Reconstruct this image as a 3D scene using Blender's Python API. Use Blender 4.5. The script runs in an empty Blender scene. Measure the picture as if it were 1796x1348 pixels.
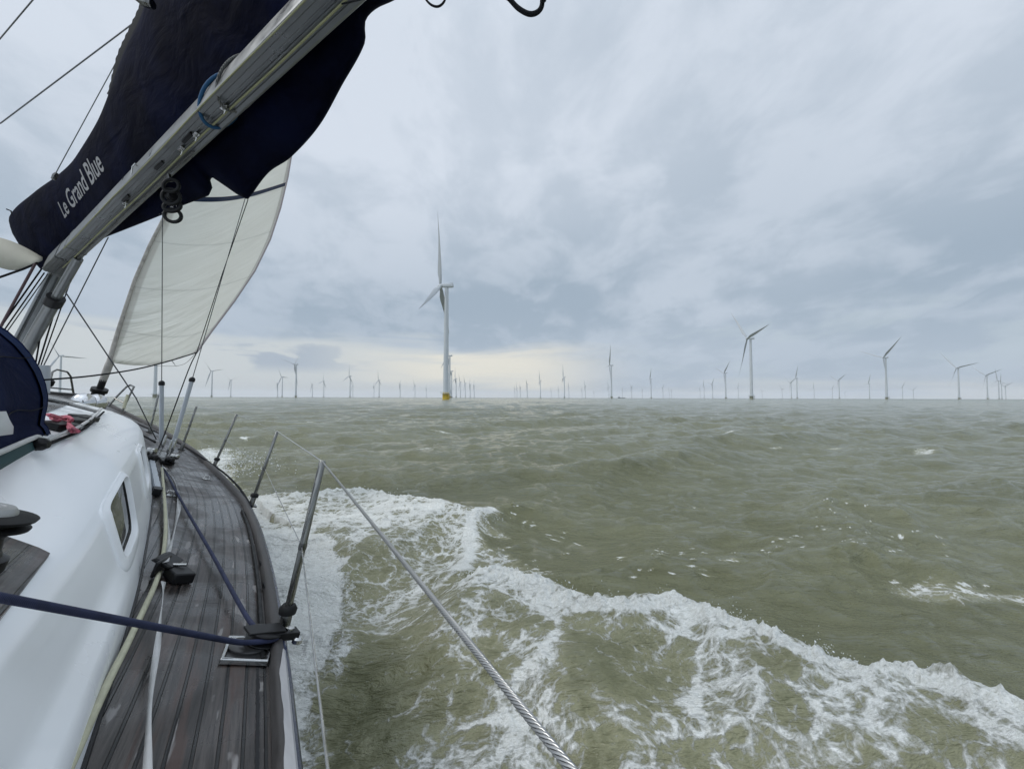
import bpy, bmesh, math, random
import numpy as np
from mathutils import Vector, Matrix
random.seed(7); rng = np.random.default_rng(7)
R_ = math.radians
scene = bpy.context.scene

# ------------------------------------------------------------------ camera
CAM_H = 1.75
PIT, ROL = math.atan(23/700), R_(.16)
cp, sp = math.cos(PIT), math.sin(PIT)
_r = np.array([1, 0, 0.]); CD = np.array([0, cp, sp]); _u = np.array([0, -sp, cp])
CR = math.cos(ROL)*_r+math.sin(ROL)*_u; CU = -math.sin(ROL)*_r+math.cos(ROL)*_u
cam_d = bpy.data.cameras.new('camera'); cam = bpy.data.objects.new('camera', cam_d)
scene.collection.objects.link(cam); scene.camera = cam
M = Matrix.Identity(4)
for i in range(3):
    M[i][0] = CR[i]; M[i][1] = CU[i]; M[i][2] = -CD[i]
M[2][3] = CAM_H
cam.matrix_world = M
cam_d.sensor_width = 36; cam_d.lens = 700/1796*36
cam_d.clip_start = .02; cam_d.clip_end = 60000

# ------------------------------------------------------------------ light
SUN_EL, SUN_AZ = R_(48), R_(-105)          # azimuth from +Y, positive towards +X
sun_d = bpy.data.lights.new('sun', 'SUN'); sun_d.energy = 1.3; sun_d.angle = R_(22); sun_d.color = (1, .97, .93)
sun = bpy.data.objects.new('sun', sun_d); scene.collection.objects.link(sun)
sdir = Vector((math.sin(SUN_AZ)*math.cos(SUN_EL), math.cos(SUN_AZ)*math.cos(SUN_EL), math.sin(SUN_EL)))
sun.rotation_euler = sdir.to_track_quat('Z', 'Y').to_euler(); sun.location = (0, 0, 50)

class NT:
    """tiny node builder"""
    def __init__(s, t): s.t = t
    def n(s, typ, **kw):
        x = s.t.nodes.new(typ)
        for k, v in kw.items():
            setattr(x, k, v)
        return x
    def put(s, sock, v):
        if v is None: return
        if isinstance(v, (int, float)): sock.default_value = v
        elif isinstance(v, (tuple, list)): sock.default_value = tuple(v)+((1,) if len(v) == 3 and sock.type == 'RGBA' else ())
        else: s.t.links.new(v, sock)
    def m(s, op, a, b=None, c=None, clamp=False):
        x = s.n('ShaderNodeMath', operation=op, use_clamp=clamp)
        for i, v in enumerate((a, b, c)):
            s.put(x.inputs[i], v) if v is not None else None
        return x.outputs[0]
    def ss(s, v, a, b, lo=0, hi=1):
        x = s.n('ShaderNodeMapRange', interpolation_type='SMOOTHSTEP')
        for k, q in ((0, v), (1, a), (2, b), (3, lo), (4, hi)): s.put(x.inputs[k], q)
        return x.outputs[0]
    def lin(s, v, a, b, lo=0, hi=1):
        x = s.n('ShaderNodeMapRange')
        for k, q in ((0, v), (1, a), (2, b), (3, lo), (4, hi)): s.put(x.inputs[k], q)
        return x.outputs[0]
    def mix(s, f, a, b):
        x = s.n('ShaderNodeMix', data_type='RGBA')
        s.put(x.inputs[0], f); s.put(x.inputs[6], a); s.put(x.inputs[7], b)
        return x.outputs[2]
    def noise(s, vec, scale, detail=4, rough=.5, dist=0, col=False):
        x = s.n('ShaderNodeTexNoise')
        if vec is not None: s.put(x.inputs['Vector'], vec)
        x.inputs['Scale'].default_value = scale; x.inputs['Detail'].default_value = detail
        x.inputs['Roughness'].default_value = rough; x.inputs['Distortion'].default_value = dist
        return x.outputs[1 if col else 0]
    def xyz(s, x=0, y=0, z=0):
        c = s.n('ShaderNodeCombineXYZ')
        for i, v in enumerate((x, y, z)): s.put(c.inputs[i], v)
        return c.outputs[0]
    def sep(s, v):
        c = s.n('ShaderNodeSeparateXYZ'); s.put(c.inputs[0], v); return c.outputs
    def vm(s, op, a, b=None):
        x = s.n('ShaderNodeVectorMath', operation=op); s.put(x.inputs[0], a)
        if b is not None: s.put(x.inputs[1], b)
        return x.outputs[0]
    def map(s, v, sc=(1, 1, 1), loc=(0, 0, 0), rot=(0, 0, 0)):
        x = s.n('ShaderNodeMapping'); s.put(x.inputs[0], v)
        x.inputs[1].default_value = loc; x.inputs[2].default_value = rot; x.inputs[3].default_value = sc
        return x.outputs[0]
    def bump(s, h, strength=.5, dist=.01, nrm=None):
        x = s.n('ShaderNodeBump'); s.put(x.inputs['Height'], h)
        x.inputs['Strength'].default_value = strength; x.inputs['Distance'].default_value = dist
        if nrm is not None: s.put(x.inputs['Normal'], nrm)
        return x.outputs[0]

def srgb(r, g, b):
    f = lambda c: (c/12.92 if c <= .04045 else ((c+.055)/1.055)**2.4)
    return (f(r/255), f(g/255), f(b/255))

# ------------------------------------------------------------------ sky (world)
SKY_STR = .1
world = bpy.data.worlds.new('World'); scene.world = world; world.use_nodes = True
wt = world.node_tree; wt.nodes.clear(); W = NT(wt)
sky = W.n('ShaderNodeTexSky', sky_type='NISHITA'); sky.sun_disc = False
sky.sun_elevation = SUN_EL; sky.sun_rotation = SUN_AZ
geo = W.n('ShaderNodeTexCoord'); dv = geo.outputs['Generated']
dx, dy, dz = W.sep(dv)
el = W.m('MULTIPLY', W.m('ARCSINE', dz), 57.2958)
az = W.m('MULTIPLY', W.m('ARCTAN2', dx, dy), 57.2958)
iz = W.m('DIVIDE', 1, W.m('ADD', W.m('MAXIMUM', dz, 0), .27))
P = W.xyz(W.m('MULTIPLY', dx, iz), W.m('MULTIPLY', dy, iz), 0)
Pr = W.map(P, sc=(1, .8, 1), rot=(0, 0, R_(35)))
n1 = W.noise(Pr, 1.15, 6, .52, .35)
n2 = W.noise(W.map(Pr, loc=(4.3, 1.7, 2)), 3.9, 8, .60, .3)
n3 = W.noise(W.map(P, loc=(1.1, 7.7, 5)), .55, 3, .5, .2)
cl = W.m('ADD', W.m('MULTIPLY', n1, .48), W.m('MULTIPLY', n2, .52))
cl = W.ss(cl, .43, .575)
cl = W.m('ADD', W.m('MULTIPLY', cl, .62), W.m('MULTIPLY', W.ss(n3, .35, .65), .38))
dark = srgb(161, 177, 193); lite = srgb(213, 222, 234)
# overhead cloud is thinner and lighter, darker shelf at 8..25 degrees
shelf = W.ss(el, 6, 36)
clw = W.m('ADD', W.m('MULTIPLY', cl, .62), W.m('MULTIPLY', shelf, .40), clamp=True)
clw = W.m('SUBTRACT', clw, W.m('MULTIPLY', W.ss(az, 20, 50), W.ss(el, 30, 8, 0, .10)))
def blob(a0, e0, wa, we):
    q = W.m('ADD', W.m('POWER', W.m('DIVIDE', W.m('SUBTRACT', az, a0), wa), 2), W.m('POWER', W.m('DIVIDE', W.m('SUBTRACT', el, e0), we), 2))
    return W.m('EXPONENT', W.m('MULTIPLY', q, -1))
clw = W.m('SUBTRACT', clw, W.m('MULTIPLY', blob(2, 15, 15, 9), .30)); clw = W.m('SUBTRACT', clw, W.m('MULTIPLY', blob(-22, 9, 14, 5), .16))
clw = W.m('ADD', clw, W.m('MULTIPLY', blob(0, 36, 22, 12), .14), clamp=True)
lowf = W.ss(el, 13, 2, 0, .6); clw = W.m('ADD', W.m('MULTIPLY', clw, W.m('SUBTRACT', 1, lowf)), W.m('MULTIPLY', lowf, .34))
col = W.mix(clw, dark, lite)
# low bright band under the cloud shelf, strongest ahead and to the left
bn = W.noise(W.map(W.xyz(W.m('MULTIPLY', az, .03), W.m('MULTIPLY', el, .28), 0), loc=(3.3, .4, 0)), 1.6, 6, .55, .6)
elw = W.m('ADD', el, W.m('MULTIPLY', W.m('SUBTRACT', bn, .5), 7.0))
edge = W.lin(az, -12, 14, 7.6, 1.2)
band = W.ss(W.m('SUBTRACT', elw, edge), 1.2, -1.6)
col = W.mix(W.m('MULTIPLY', band, .9), col, srgb(205, 211, 213))
glow = W.m('MULTIPLY', W.ss(W.m('ABSOLUTE', W.m('SUBTRACT', az, -4)), 24, 4), W.ss(W.m('ABSOLUTE', W.m('SUBTRACT', elw, 4.0)), 3.8, .6))
col = W.mix(W.m('MULTIPLY', glow, .9), col, srgb(232, 229, 217))
# small dark clouds drifting in the band at the left
dn = W.noise(W.xyz(W.m('MULTIPLY', az, .05), W.m('MULTIPLY', el, .26), 3.0), 1.5, 6, .5, .4)
dk = W.m('MULTIPLY', W.m('MULTIPLY', W.ss(dn, .5, .57), W.ss(W.m('ABSOLUTE', W.m('SUBTRACT', el, 5.2)), 2.6, .9)), W.ss(az, -16, -30))
col = W.mix(W.m('MULTIPLY', dk, .85), col, srgb(168, 181, 196))
# pale cumulus heads low on the right
pn = W.noise(W.xyz(W.m('MULTIPLY', az, .06), W.m('MULTIPLY', el, .17), 8.0), 1.5, 6, .55, .3)
pk = W.m('MULTIPLY', W.m('MULTIPLY', W.ss(pn, .5, .60), W.ss(W.m('ABSOLUTE', W.m('SUBTRACT', el, 6.5)), 5.5, 1.5)), W.ss(az, 10, 25))
col = W.mix(W.m('MULTIPLY', pk, .5), col, srgb(190, 203, 212))
# overcast luminance: brighter towards the zenith and behind the camera, out of frame
gain = W.m('ADD', W.ss(el, 42, 75, 1, 1.75), W.m('MULTIPLY', W.ss(dy, .15, -.6), W.ss(el, 5, 40, .1, .7)))
sc = W.n('ShaderNodeVectorMath', operation='SCALE'); W.put(sc.inputs[0], col); W.put(sc.inputs[3], W.m('MULTIPLY', gain, 1/SKY_STR*1.02))
fin = W.mix(.985, sky.outputs[0], sc.outputs[0])
bg = W.n('ShaderNodeBackground'); W.put(bg.inputs[0], fin); bg.inputs[1].default_value = SKY_STR
wo = W.n('ShaderNodeOutputWorld'); wt.links.new(bg.outputs[0], wo.inputs[0])
scene.view_settings.view_transform = 'Standard'; scene.view_settings.look = 'None'
scene.view_settings.exposure = 0; scene.view_settings.gamma = 1

# ------------------------------------------------------------------ frames
CAMP = np.array([0, 0, CAM_H])
def ray(u, v): return CR*(u-898)/700+CD-CU*(v-674)/700
HEAD, HEEL = R_(38.5), R_(18)              # the yacht's heading off the view direction and her heel
FV = np.array([-math.sin(HEAD), math.cos(HEAD), 0]); SH = np.array([math.cos(HEAD), math.sin(HEAD), 0]); ZZ = np.array([0, 0, 1.])
UV = math.sin(HEEL)*SH+math.cos(HEEL)*ZZ; SV = math.cos(HEEL)*SH-math.sin(HEEL)*ZZ
BM = np.array([SV, FV, UV])                # world -> boat axes (starboard, forward, up), origin at the eye
def comp(r): return BM@r
def sheer(f): return -.715+.30*max(0, (f-3)/7.5)**2
def onU(u, v, h=0, base=None):
    r = comp(ray(u, v)); k = 3
    for i in range(60):
        t = (sheer(k*r[1]) if base is None else base)+h; k = k*.5+.5*t/r[2]
    return r*k
def onS(u, v, s): r = comp(ray(u, v)); return r*(s/r[0])
def onF(u, v, f): r = comp(ray(u, v)); return r*(f/r[1])
def onY(u, v, Y): return comp(ray(u, v))*Y
def w2b(p): return comp(np.array(p)-CAMP)
BO = np.array([-1.3, 4.0, -1.9])           # yacht origin in boat axes

# ------------------------------------------------------------------ objects
def tag(o, label=None, cat=None, group=None, kind=None):
    if label: o['label'] = label
    if cat: o['category'] = cat
    if group: o['group'] = group
    if kind: o['kind'] = kind
    return o
def empty(name, parent=None):
    o = bpy.data.objects.new(name, None); o.empty_display_size = .2; scene.collection.objects.link(o)
    if parent: o.parent = parent
    return o

class MB:
    def __init__(s): s.v = []; s.f = []; s.uv = None
    def add(s, vs, fs):
        b = len(s.v); s.v += [tuple(float(c) for c in p) for p in vs]; s.f += [tuple(b+i for i in f) for f in fs]; return s
    def tube(s, pts, r, n=8, cap=True, phase=0):
        pts = [Vector(p) for p in pts]
        rs = r if isinstance(r, (list, tuple)) else [r]*len(pts)
        vs = []; prev = None
        for i, p in enumerate(pts):
            t = (pts[min(i+1, len(pts)-1)]-pts[max(i-1, 0)]).normalized()
            if prev is None:
                a = Vector((0, 0, 1)) if abs(t.z) < .9 else Vector((1, 0, 0))
                x = t.cross(a).normalized()
            else:
                x = (prev-t*prev.dot(t)).normalized()
            prev = x; y = t.cross(x)
            for k in range(n):
                an = 2*math.pi*k/n+phase
                vs.append(p+(x*math.cos(an)+y*math.sin(an))*rs[i])
        fs = []
        for i in range(len(pts)-1):
            for k in range(n):
                a = i*n+k; b = i*n+(k+1) % n
                fs.append((a, b, b+n, a+n))
        if cap:
            fs.append(tuple(range(n))[::-1]); m = (len(pts)-1)*n; fs.append(tuple(range(m, m+n)))
        return s.add(vs, fs)
    def lathe(s, o, ax, prof, n=24):
        """prof = [(radius, height)] round axis ax through o"""
        o = Vector(o); ax = Vector(ax).normalized()
        x = ax.orthogonal().normalized(); y = ax.cross(x)
        vs = [o+ax*h+(x*math.cos(2*math.pi*k/n)+y*math.sin(2*math.pi*k/n))*r for r, h in prof for k in range(n)]
        fs = [(i*n+k, i*n+(k+1) % n, (i+1)*n+(k+1) % n, (i+1)*n+k) for i in range(len(prof)-1) for k in range(n)]
        fs.append(tuple(range(n))[::-1]); m = (len(prof)-1)*n; fs.append(tuple(range(m, m+n)))
        return s.add(vs, fs)
    def box(s, c, ex, ey, ez):
        c, ex, ey, ez = (Vector(q) for q in (c, ex, ey, ez))
        vs = [c+ex*i+ey*j+ez*k for i in (-1, 1) for j in (-1, 1) for k in (-1, 1)]
        return s.add(vs, [(0, 1, 3, 2), (4, 6, 7, 5), (0, 4, 5, 1), (2, 3, 7, 6), (0, 2, 6, 4), (1, 5, 7, 3)])
    def loft(s, rows, closed=False, cap=False):
        n = len(rows[0]); vs = [p for r in rows for p in r]; fs = []
        for i in range(len(rows)-1):
            for k in range(n if closed else n-1):
                a = i*n+k; b = i*n+(k+1) % n
                fs.append((a, b, b+n, a+n))
        if cap:
            fs.append(tuple(range(n))[::-1]); m = (len(rows)-1)*n; fs.append(tuple(range(m, m+n)))
        return s.add(vs, fs)
    def build(s, name, mat, parent=None, smooth=True, off=None, bevel=0, sub=0, ang=40):
        me = bpy.data.meshes.new(name)
        vs = s.v if off is None else [tuple(np.array(p)-off) for p in s.v]
        me.from_pydata(vs, [], s.f); me.materials.append(mat)
        bm = bmesh.new(); bm.from_mesh(me); bmesh.ops.recalc_face_normals(bm, faces=bm.faces); bm.to_mesh(me); bm.free()
        if smooth:
            me.polygons.foreach_set('use_smooth', [True]*len(me.polygons))
            try: me.set_sharp_from_angle(angle=R_(ang))
            except Exception: pass
        o = bpy.data.objects.new(name, me); scene.collection.objects.link(o)
        if parent: o.parent = parent
        if bevel:
            m = o.modifiers.new('bevel', 'BEVEL'); m.width = bevel; m.segments = 2; m.limit_method = 'ANGLE'
        if sub:
            m = o.modifiers.new('sub', 'SUBSURF'); m.levels = m.render_levels = sub
        return o

def interp(x, pts):
    xs = [p[0] for p in pts]; ys = [p[1] for p in pts]
    if x <= xs[0]: return ys[0]
    if x >= xs[-1]: return ys[-1]
    for i in range(len(xs)-1):
        if x <= xs[i+1]:
            t = (x-xs[i])/(xs[i+1]-xs[i])
            def sl(j):
                if j <= 0 or j >= len(xs)-1:
                    j = min(max(j, 0), len(xs)-1); k = 1 if j == 0 else len(xs)-1
                    return (ys[k]-ys[k-1])/(xs[k]-xs[k-1])
                return (ys[j+1]-ys[j-1])/(xs[j+1]-xs[j-1])
            h = xs[i+1]-xs[i]; m0, m1 = sl(i)*h, sl(i+1)*h
            return (2*t**3-3*t*t+1)*ys[i]+(t**3-2*t*t+t)*m0+(-2*t**3+3*t*t)*ys[i+1]+(t**3-t*t)*m1
def smooth(x, a, b):
    t = min(1, max(0, (x-a)/(b-a))); return t*t*(3-2*t)

# ------------------------------------------------------------------ materials
def mat(name, col, rough=.5, metal=0, bump=None, var=None, spec=.5, coat=0, sheen=0):
    m = bpy.data.materials.new(name); m.use_nodes = True; t = m.node_tree; N = NT(t)
    b = t.nodes['Principled BSDF']
    b.inputs['Base Color'].default_value = (*col, 1); b.inputs['Roughness'].default_value = rough
    b.inputs['Metallic'].default_value = metal; b.inputs['Specular IOR Level'].default_value = spec
    b.inputs['Coat Weight'].default_value = coat; b.inputs['Sheen Weight'].default_value = sheen
    tc = N.n('ShaderNodeTexCoord').outputs['Object']
    if var:   # (scale, amount, stretch)
        n = N.noise(N.map(tc, sc=var[2] if len(var) > 2 else (1, 1, 1)), var[0], 6, .6, .2)
        f = N.lin(n, .3, .7, 1-var[1], 1+var[1])
        x = N.n('ShaderNodeVectorMath', operation='SCALE'); x.inputs[0].default_value = col; N.put(x.inputs[3], f)
        t.links.new(x.outputs[0], b.inputs['Base Color'])
        t.links.new(N.lin(n, .3, .7, max(0, rough-.12), min(1, rough+.12)), b.inputs['Roughness'])
    if bump:  # (scale, strength, distance)
        t.links.new(N.bump(N.noise(tc, bump[0], 5, .6), bump[1], bump[2]), b.inputs['Normal'])
    return m
M_gel = mat('white_gelcoat', (.83, .85, .865), .32, var=(1.6, .03), coat=.2)
M_hullblue = mat('navy_gelcoat', (.03, .04, .09), .25, var=(6, .15))
M_steel = mat('stainless_steel', (.50, .50, .49), .22, 1, var=(25, .22))
M_steeld = mat('dull_steel', (.15, .15, .145), .30, 1, var=(30, .35))
M_post = mat('wet_steel_post', (.22, .22, .21), .26, 1, var=(18, .5, (6, 6, .5)))
M_alu = mat('anodised_aluminium', (.20, .207, .207), .36, .75, var=(7, .12, (1, 1, 1)), bump=(40, .05, .002))
M_alud = mat('aluminium_extrusion', (.11, .115, .11), .45, .6, var=(9, .15))
M_black = mat('black_plastic', (.007, .007, .008), .45, bump=(60, .1, .002), spec=.3)
M_rubber = mat('black_rubber', (.011, .0115, .012), .6, var=(20, .2), spec=.25)
M_dyn = mat('black_rope', (.010, .011, .013), .85, bump=(300, .6, .002), spec=.15)
M_wire = mat('rigging_wire', (.07, .073, .077), .45, .5)
M_white = mat('white_plastic', (.40, .43, .46), .4, var=(12, .06))
M_cream = mat('cream_rope', (.48, .47, .34), .85, bump=(260, .7, .003), var=(30, .12))
M_oliverope = mat('pale_olive_line', (.30, .30, .17), .8, bump=(260, .7, .002))
M_bluerope = mat('petrol_blue_rope', (.01, .07, .16), .8, bump=(260, .7, .003))
M_redrope = mat('red_pink_rope', (.42, .10, .14), .8, bump=(260, .7, .003), var=(50, .3))
M_web = mat('grey_white_webbing', (.50, .50, .49), .85, bump=(220, .5, .002), var=(14, .12))
M_cap = mat('brushed_winch_cap', (.36, .365, .36), .42, .6, var=(30, .15))
M_web2 = mat('grey_cordage', (.16, .165, .17), .8)
M_yellow = mat('yellow_paint', (.55, .38, .03), .5, var=(1, .15))
M_tower = mat('turbine_grey', (.50, .53, .55), .5, var=(.3, .04))
M_green = mat('teal_cloth', (.01, .05, .055), .8)

def braid(name, c1, c2, rough=.8, sc=190):
    m = bpy.data.materials.new(name); m.use_nodes = True; t = m.node_tree; N = NT(t); b = t.nodes['Principled BSDF']
    tc = N.n('ShaderNodeTexCoord').outputs['Object']
    w = N.n('ShaderNodeTexWave', wave_type='BANDS', bands_direction='DIAGONAL'); N.put(w.inputs[0], tc)
    w.inputs['Scale'].default_value = sc; w.inputs['Distortion'].default_value = 1.2
    n = N.noise(tc, 25, 3)
    t.links.new(N.mix(N.m('MULTIPLY', w.outputs[1], N.ss(n, .35, .6)), c1, c2), b.inputs['Base Color'])
    b.inputs['Roughness'].default_value = rough
    t.links.new(N.bump(w.outputs[1], .6, .002), b.inputs['Normal'])
    return m
M_navyrope = braid('navy_braided_rope', (.016, .022, .06), (.03, .04, .10))
M_fleck = braid('flecked_grey_rope', (.16, .16, .15), (.03, .03, .03), sc=60)

def canvas(name, c, lite):
    m = bpy.data.materials.new(name); m.use_nodes = True; t = m.node_tree; N = NT(t); b = t.nodes['Principled BSDF']
    tc = N.n('ShaderNodeTexCoord').outputs['Object']
    n = N.noise(tc, 3, 5, .6, .3); w = N.noise(tc, 400, 2)
    t.links.new(N.mix(N.ss(n, .3, .75), c, lite), b.inputs['Base Color'])
    b.inputs['Roughness'].default_value = .85; b.inputs['Specular IOR Level'].default_value = .05; b.inputs['Sheen Weight'].default_value = .0
    h = N.m('ADD', N.m('MULTIPLY', N.noise(N.map(tc, sc=(1, .35, 1)), 7, 4, .55, .6), 1), N.m('MULTIPLY', w, .02))
    t.links.new(N.bump(h, .55, .03), b.inputs['Normal'])
    return m
M_canvas = canvas('navy_canvas', (.0014, .0020, .0075), (.0036, .0056, .021))
M_hood = canvas('sprayhood_canvas', (.0045, .008, .030), (.008, .014, .048))

def teak():
    m = bpy.data.materials.new('weathered_teak_planks'); m.use_nodes = True; t = m.node_tree; N = NT(t); b = t.nodes['Principled BSDF']
    uv = N.n('ShaderNodeUVMap'); uv.uv_map = 'plank'; U, V, _ = N.sep(uv.outputs[0])
    PW = .047
    q = N.m('DIVIDE', V, PW); fr = N.m('FRACT', q); idx = N.m('FLOOR', q)
    edge = N.m('MINIMUM', fr, N.m('SUBTRACT', 1, fr))
    caulk = N.ss(edge, .055, .095, 1, 0)
    wn = N.n('ShaderNodeTexWhiteNoise', noise_dimensions='1D'); N.put(wn.inputs['W'], idx)
    rnd = wn.outputs['Value']
    # butt joints
    jj = N.m('FRACT', N.m('ADD', N.m('DIVIDE', U, 1.9), rnd)); caulk = N.m('MAXIMUM', caulk, N.ss(jj, .0025, .001))
    v3 = N.xyz(N.m('MULTIPLY', U, 3.2), N.m('MULTIPLY', V, 75), N.m('MULTIPLY', idx, 3.1))
    grain = N.noise(v3, 1.6, 7, .65, .5)
    big = N.noise(N.xyz(U, V, 0), 2.6, 5, .6, .5)
    c = N.mix(N.ss(grain, .3, .72), (.014, .0120, .0110), (.058, .050, .0455))
    sc = N.n('ShaderNodeVectorMath', operation='SCALE'); N.put(sc.inputs[0], c); N.put(sc.inputs[3], N.lin(rnd, 0, 1, .62, 1.45)); c = sc.outputs[0]
    # brown patches where the grey has worn away
    br = N.m('MULTIPLY', N.ss(N.noise(N.xyz(N.m('MULTIPLY', U, 2.2), N.m('MULTIPLY', V, 22), 4), 1.4, 4, .55), .50, .66), N.ss(U, 2.6, 1.1, .25, .95))
    c = N.mix(N.m('MULTIPLY', br, .75), c, (.060, .030, .021))
    # dry bleached spots
    pv = N.xyz(N.m('MULTIPLY', U, 5.0), N.m('MULTIPLY', V, 19), N.m('MULTIPLY', idx, .9))
    dry = N.ss(N.noise(pv, 1.15, 3, .45, .3), .630, .675)
    c = N.mix(N.m('MULTIPLY', dry, N.ss(grain, .25, .6, .5, .9)), c, (.25, .24, .235))
    c = N.mix(N.ss(big, .55, .75, 0, .15), c, (.075, .075, .075))
    # toe-rail capping side stays lighter
    c = N.mix(caulk, c, (.004, .004, .004))
    t.links.new(c, b.inputs['Base Color'])
    wet = N.ss(N.noise(N.xyz(U, V, 7), 3.3, 5, .6, .6), .38, .62)
    r = N.m('ADD', N.m('MULTIPLY', wet, -.30), .48); r = N.m('ADD', r, N.m('MULTIPLY', dry, .3))
    t.links.new(r, b.inputs['Roughness'])
    b.inputs['Specular IOR Level'].default_value = .55
    h = N.m('SUBTRACT', N.m('MULTIPLY', grain, .35), N.m('MULTIPLY', caulk, .9))
    t.links.new(N.bump(h, .9, .0035), b.inputs['Normal'])
    return m
M_teak = teak()
M_dryteak = mat('dry_teak_rail', (.042, .040, .040), .6, var=(6, .5, (3, .6, 3)), bump=(40, .4, .003))
M_bleach = mat('bleached_teak', (.33, .33, .335), .7, var=(20, .12, (3, .5, 3)), bump=(60, .4, .002))

def sailcloth():
    m = bpy.data.materials.new('translucent_sailcloth'); m.use_nodes = True; t = m.node_tree; N = NT(t)
    b = t.nodes['Principled BSDF']; out = t.nodes['Material Output']
    uv = N.n('ShaderNodeUVMap'); uv.uv_map = 'sail'; U, V, _ = N.sep(uv.outputs[0])   # U luff->leech, V up in metres
    seam = N.m('FRACT', N.m('ADD', N.m('DIVIDE', V, .86), N.m('MULTIPLY', U, -.05)))
    sm = N.ss(N.m('MINIMUM', seam, N.m('SUBTRACT', 1, seam)), .018, .008)
    c = N.mix(N.m('MULTIPLY', sm, .25), (.95, .95, .915), (.45, .46, .44))
    n = N.noise(N.xyz(N.m('MULTIPLY', U, 1.4), V, 0), 1.6, 4, .5)
    c = N.mix(N.ss(n, .3, .75, 0, .14), c, (.74, .72, .66))
    hem = N.ss(U, .955, .965); c = N.mix(N.m('MULTIPLY', hem, .35), c, (.34, .32, .31))
    luff = N.ss(U, .05, .035); c = N.mix(N.m('MULTIPLY', luff, .3), c, (.4, .37, .33))
    band = N.m('MULTIPLY', N.ss(N.m('ABSOLUTE', N.m('SUBTRACT', V, N.m('ADD', 3.42, N.m('MULTIPLY', U, .15)))), .045, .04), 1)
    c = N.mix(band, c, (.02, .05, .12))
    t.links.new(c, b.inputs['Base Color']); b.inputs['Roughness'].default_value = .55
    # diagonal creases running up from the tack and clew
    cv = N.xyz(N.m('MULTIPLY', U, 1.1), N.m('ADD', N.m('MULTIPLY', V, 2.6), N.m('MULTIPLY', U, -2.6)), 0)
    h = N.noise(cv, 1.5, 4, .5, .3)
    nb = N.bump(N.m('MULTIPLY', h, N.ss(V, 2.4, .0, .15, 1)), .9, .12)
    t.links.new(nb, b.inputs['Normal'])
    tr = N.n('ShaderNodeBsdfTranslucent'); t.links.new(c, tr.inputs[0]); t.links.new(nb, tr.inputs[1])
    mx = N.n('ShaderNodeMixShader'); mx.inputs[0].default_value = .78
    t.links.new(b.outputs[0], mx.inputs[1]); t.links.new(tr.outputs[0], mx.inputs[2]); t.links.new(mx.outputs[0], out.inputs[0])
    return m
M_sail = sailcloth()

# ------------------------------------------------------------------ WATER
def world_on(u, v, z):
    r = ray(u, v); k = (z-CAM_H)/r[2]; return (r*k)[:2]
WATER_Z = 0.0
def poly(pts, z=.0): return [tuple(world_on(u, v, z)) for u, v in pts]
crest_a = poly([(250, 1030), (420, 1012), (600, 1004), (720, 1002), (790, 1006), (818, 1008), (870, 1014), (960, 1034), (1050, 1058), (1115, 1062), (1180, 1055), (1240, 1072), (1300, 1088), (1420, 1138), (1560, 1188), (1700, 1228), (1796, 1260), (1960, 1330)], .32)
crest_b = poly([(395, 890), (450, 874), (540, 868), (640, 865), (700, 873), (760, 886), (820, 900), (880, 915)], .22)
front_b = poly([(880, 916), (838, 940), (832, 965), (815, 985), (800, 1002)], .05)

def seg_dist(X, Y, pl, taper=True):
    """distance, signed side (+ = away from the eye) and run 0..1 to a polyline"""
    best = np.full(X.shape, 1e9); side = np.zeros(X.shape); run = np.zeros(X.shape)
    L = [0]
    for a, b in zip(pl[:-1], pl[1:]): L.append(L[-1]+math.dist(a, b))
    for i, (a, b) in enumerate(zip(pl[:-1], pl[1:])):
        dx, dy = b[0]-a[0], b[1]-a[1]; l2 = dx*dx+dy*dy
        t = np.clip(((X-a[0])*dx+(Y-a[1])*dy)/l2, 0, 1)
        ex, ey = X-a[0]-t*dx, Y-a[1]-t*dy; d = np.hypot(ex, ey)
        m = d < best
        best[m] = d[m]; side[m] = np.sign(dx*ey-dy*ex)[m]; run[m] = ((L[i]+t*math.sqrt(l2))/L[-1])[m]
    return best, side, run
def inside(X, Y, pl):
    c = np.zeros(X.shape, bool); n = len(pl)
    for i in range(n):
        x1, y1 = pl[i]; x2, y2 = pl[(i+1) % n]
        if y1 == y2: continue
        m = ((y1 > Y) != (y2 > Y)) & (X < (x2-x1)*(Y-y1)/(y2-y1)+x1)
        c ^= m
    return c
def npsmooth(x, a, b):
    t = np.clip((x-a)/(b-a), 0, 1); return t*t*(3-2*t)
def vnoise(X, Y, seed=0, octaves=4, pers=.5):
    out = np.zeros(X.shape); amp = 1; tot = 0
    g = np.random.default_rng(seed)
    for o in range(octaves):
        T = g.random((256, 256))
        xi = np.floor(X).astype(np.int64); yi = np.floor(Y).astype(np.int64); fx = X-xi; fy = Y-yi
        fx = fx*fx*(3-2*fx); fy = fy*fy*(3-2*fy)
        a = T[xi % 256, yi % 256]; b = T[(xi+1) % 256, yi % 256]; c = T[xi % 256, (yi+1) % 256]; d = T[(xi+1) % 256, (yi+1) % 256]
        out += amp*((a*(1-fx)+b*fx)*(1-fy)+(c*(1-fx)+d*fx)*fy); tot += amp; amp *= pers; X = X*2.03+11.3; Y = Y*2.03+5.7
    return out/tot

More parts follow.
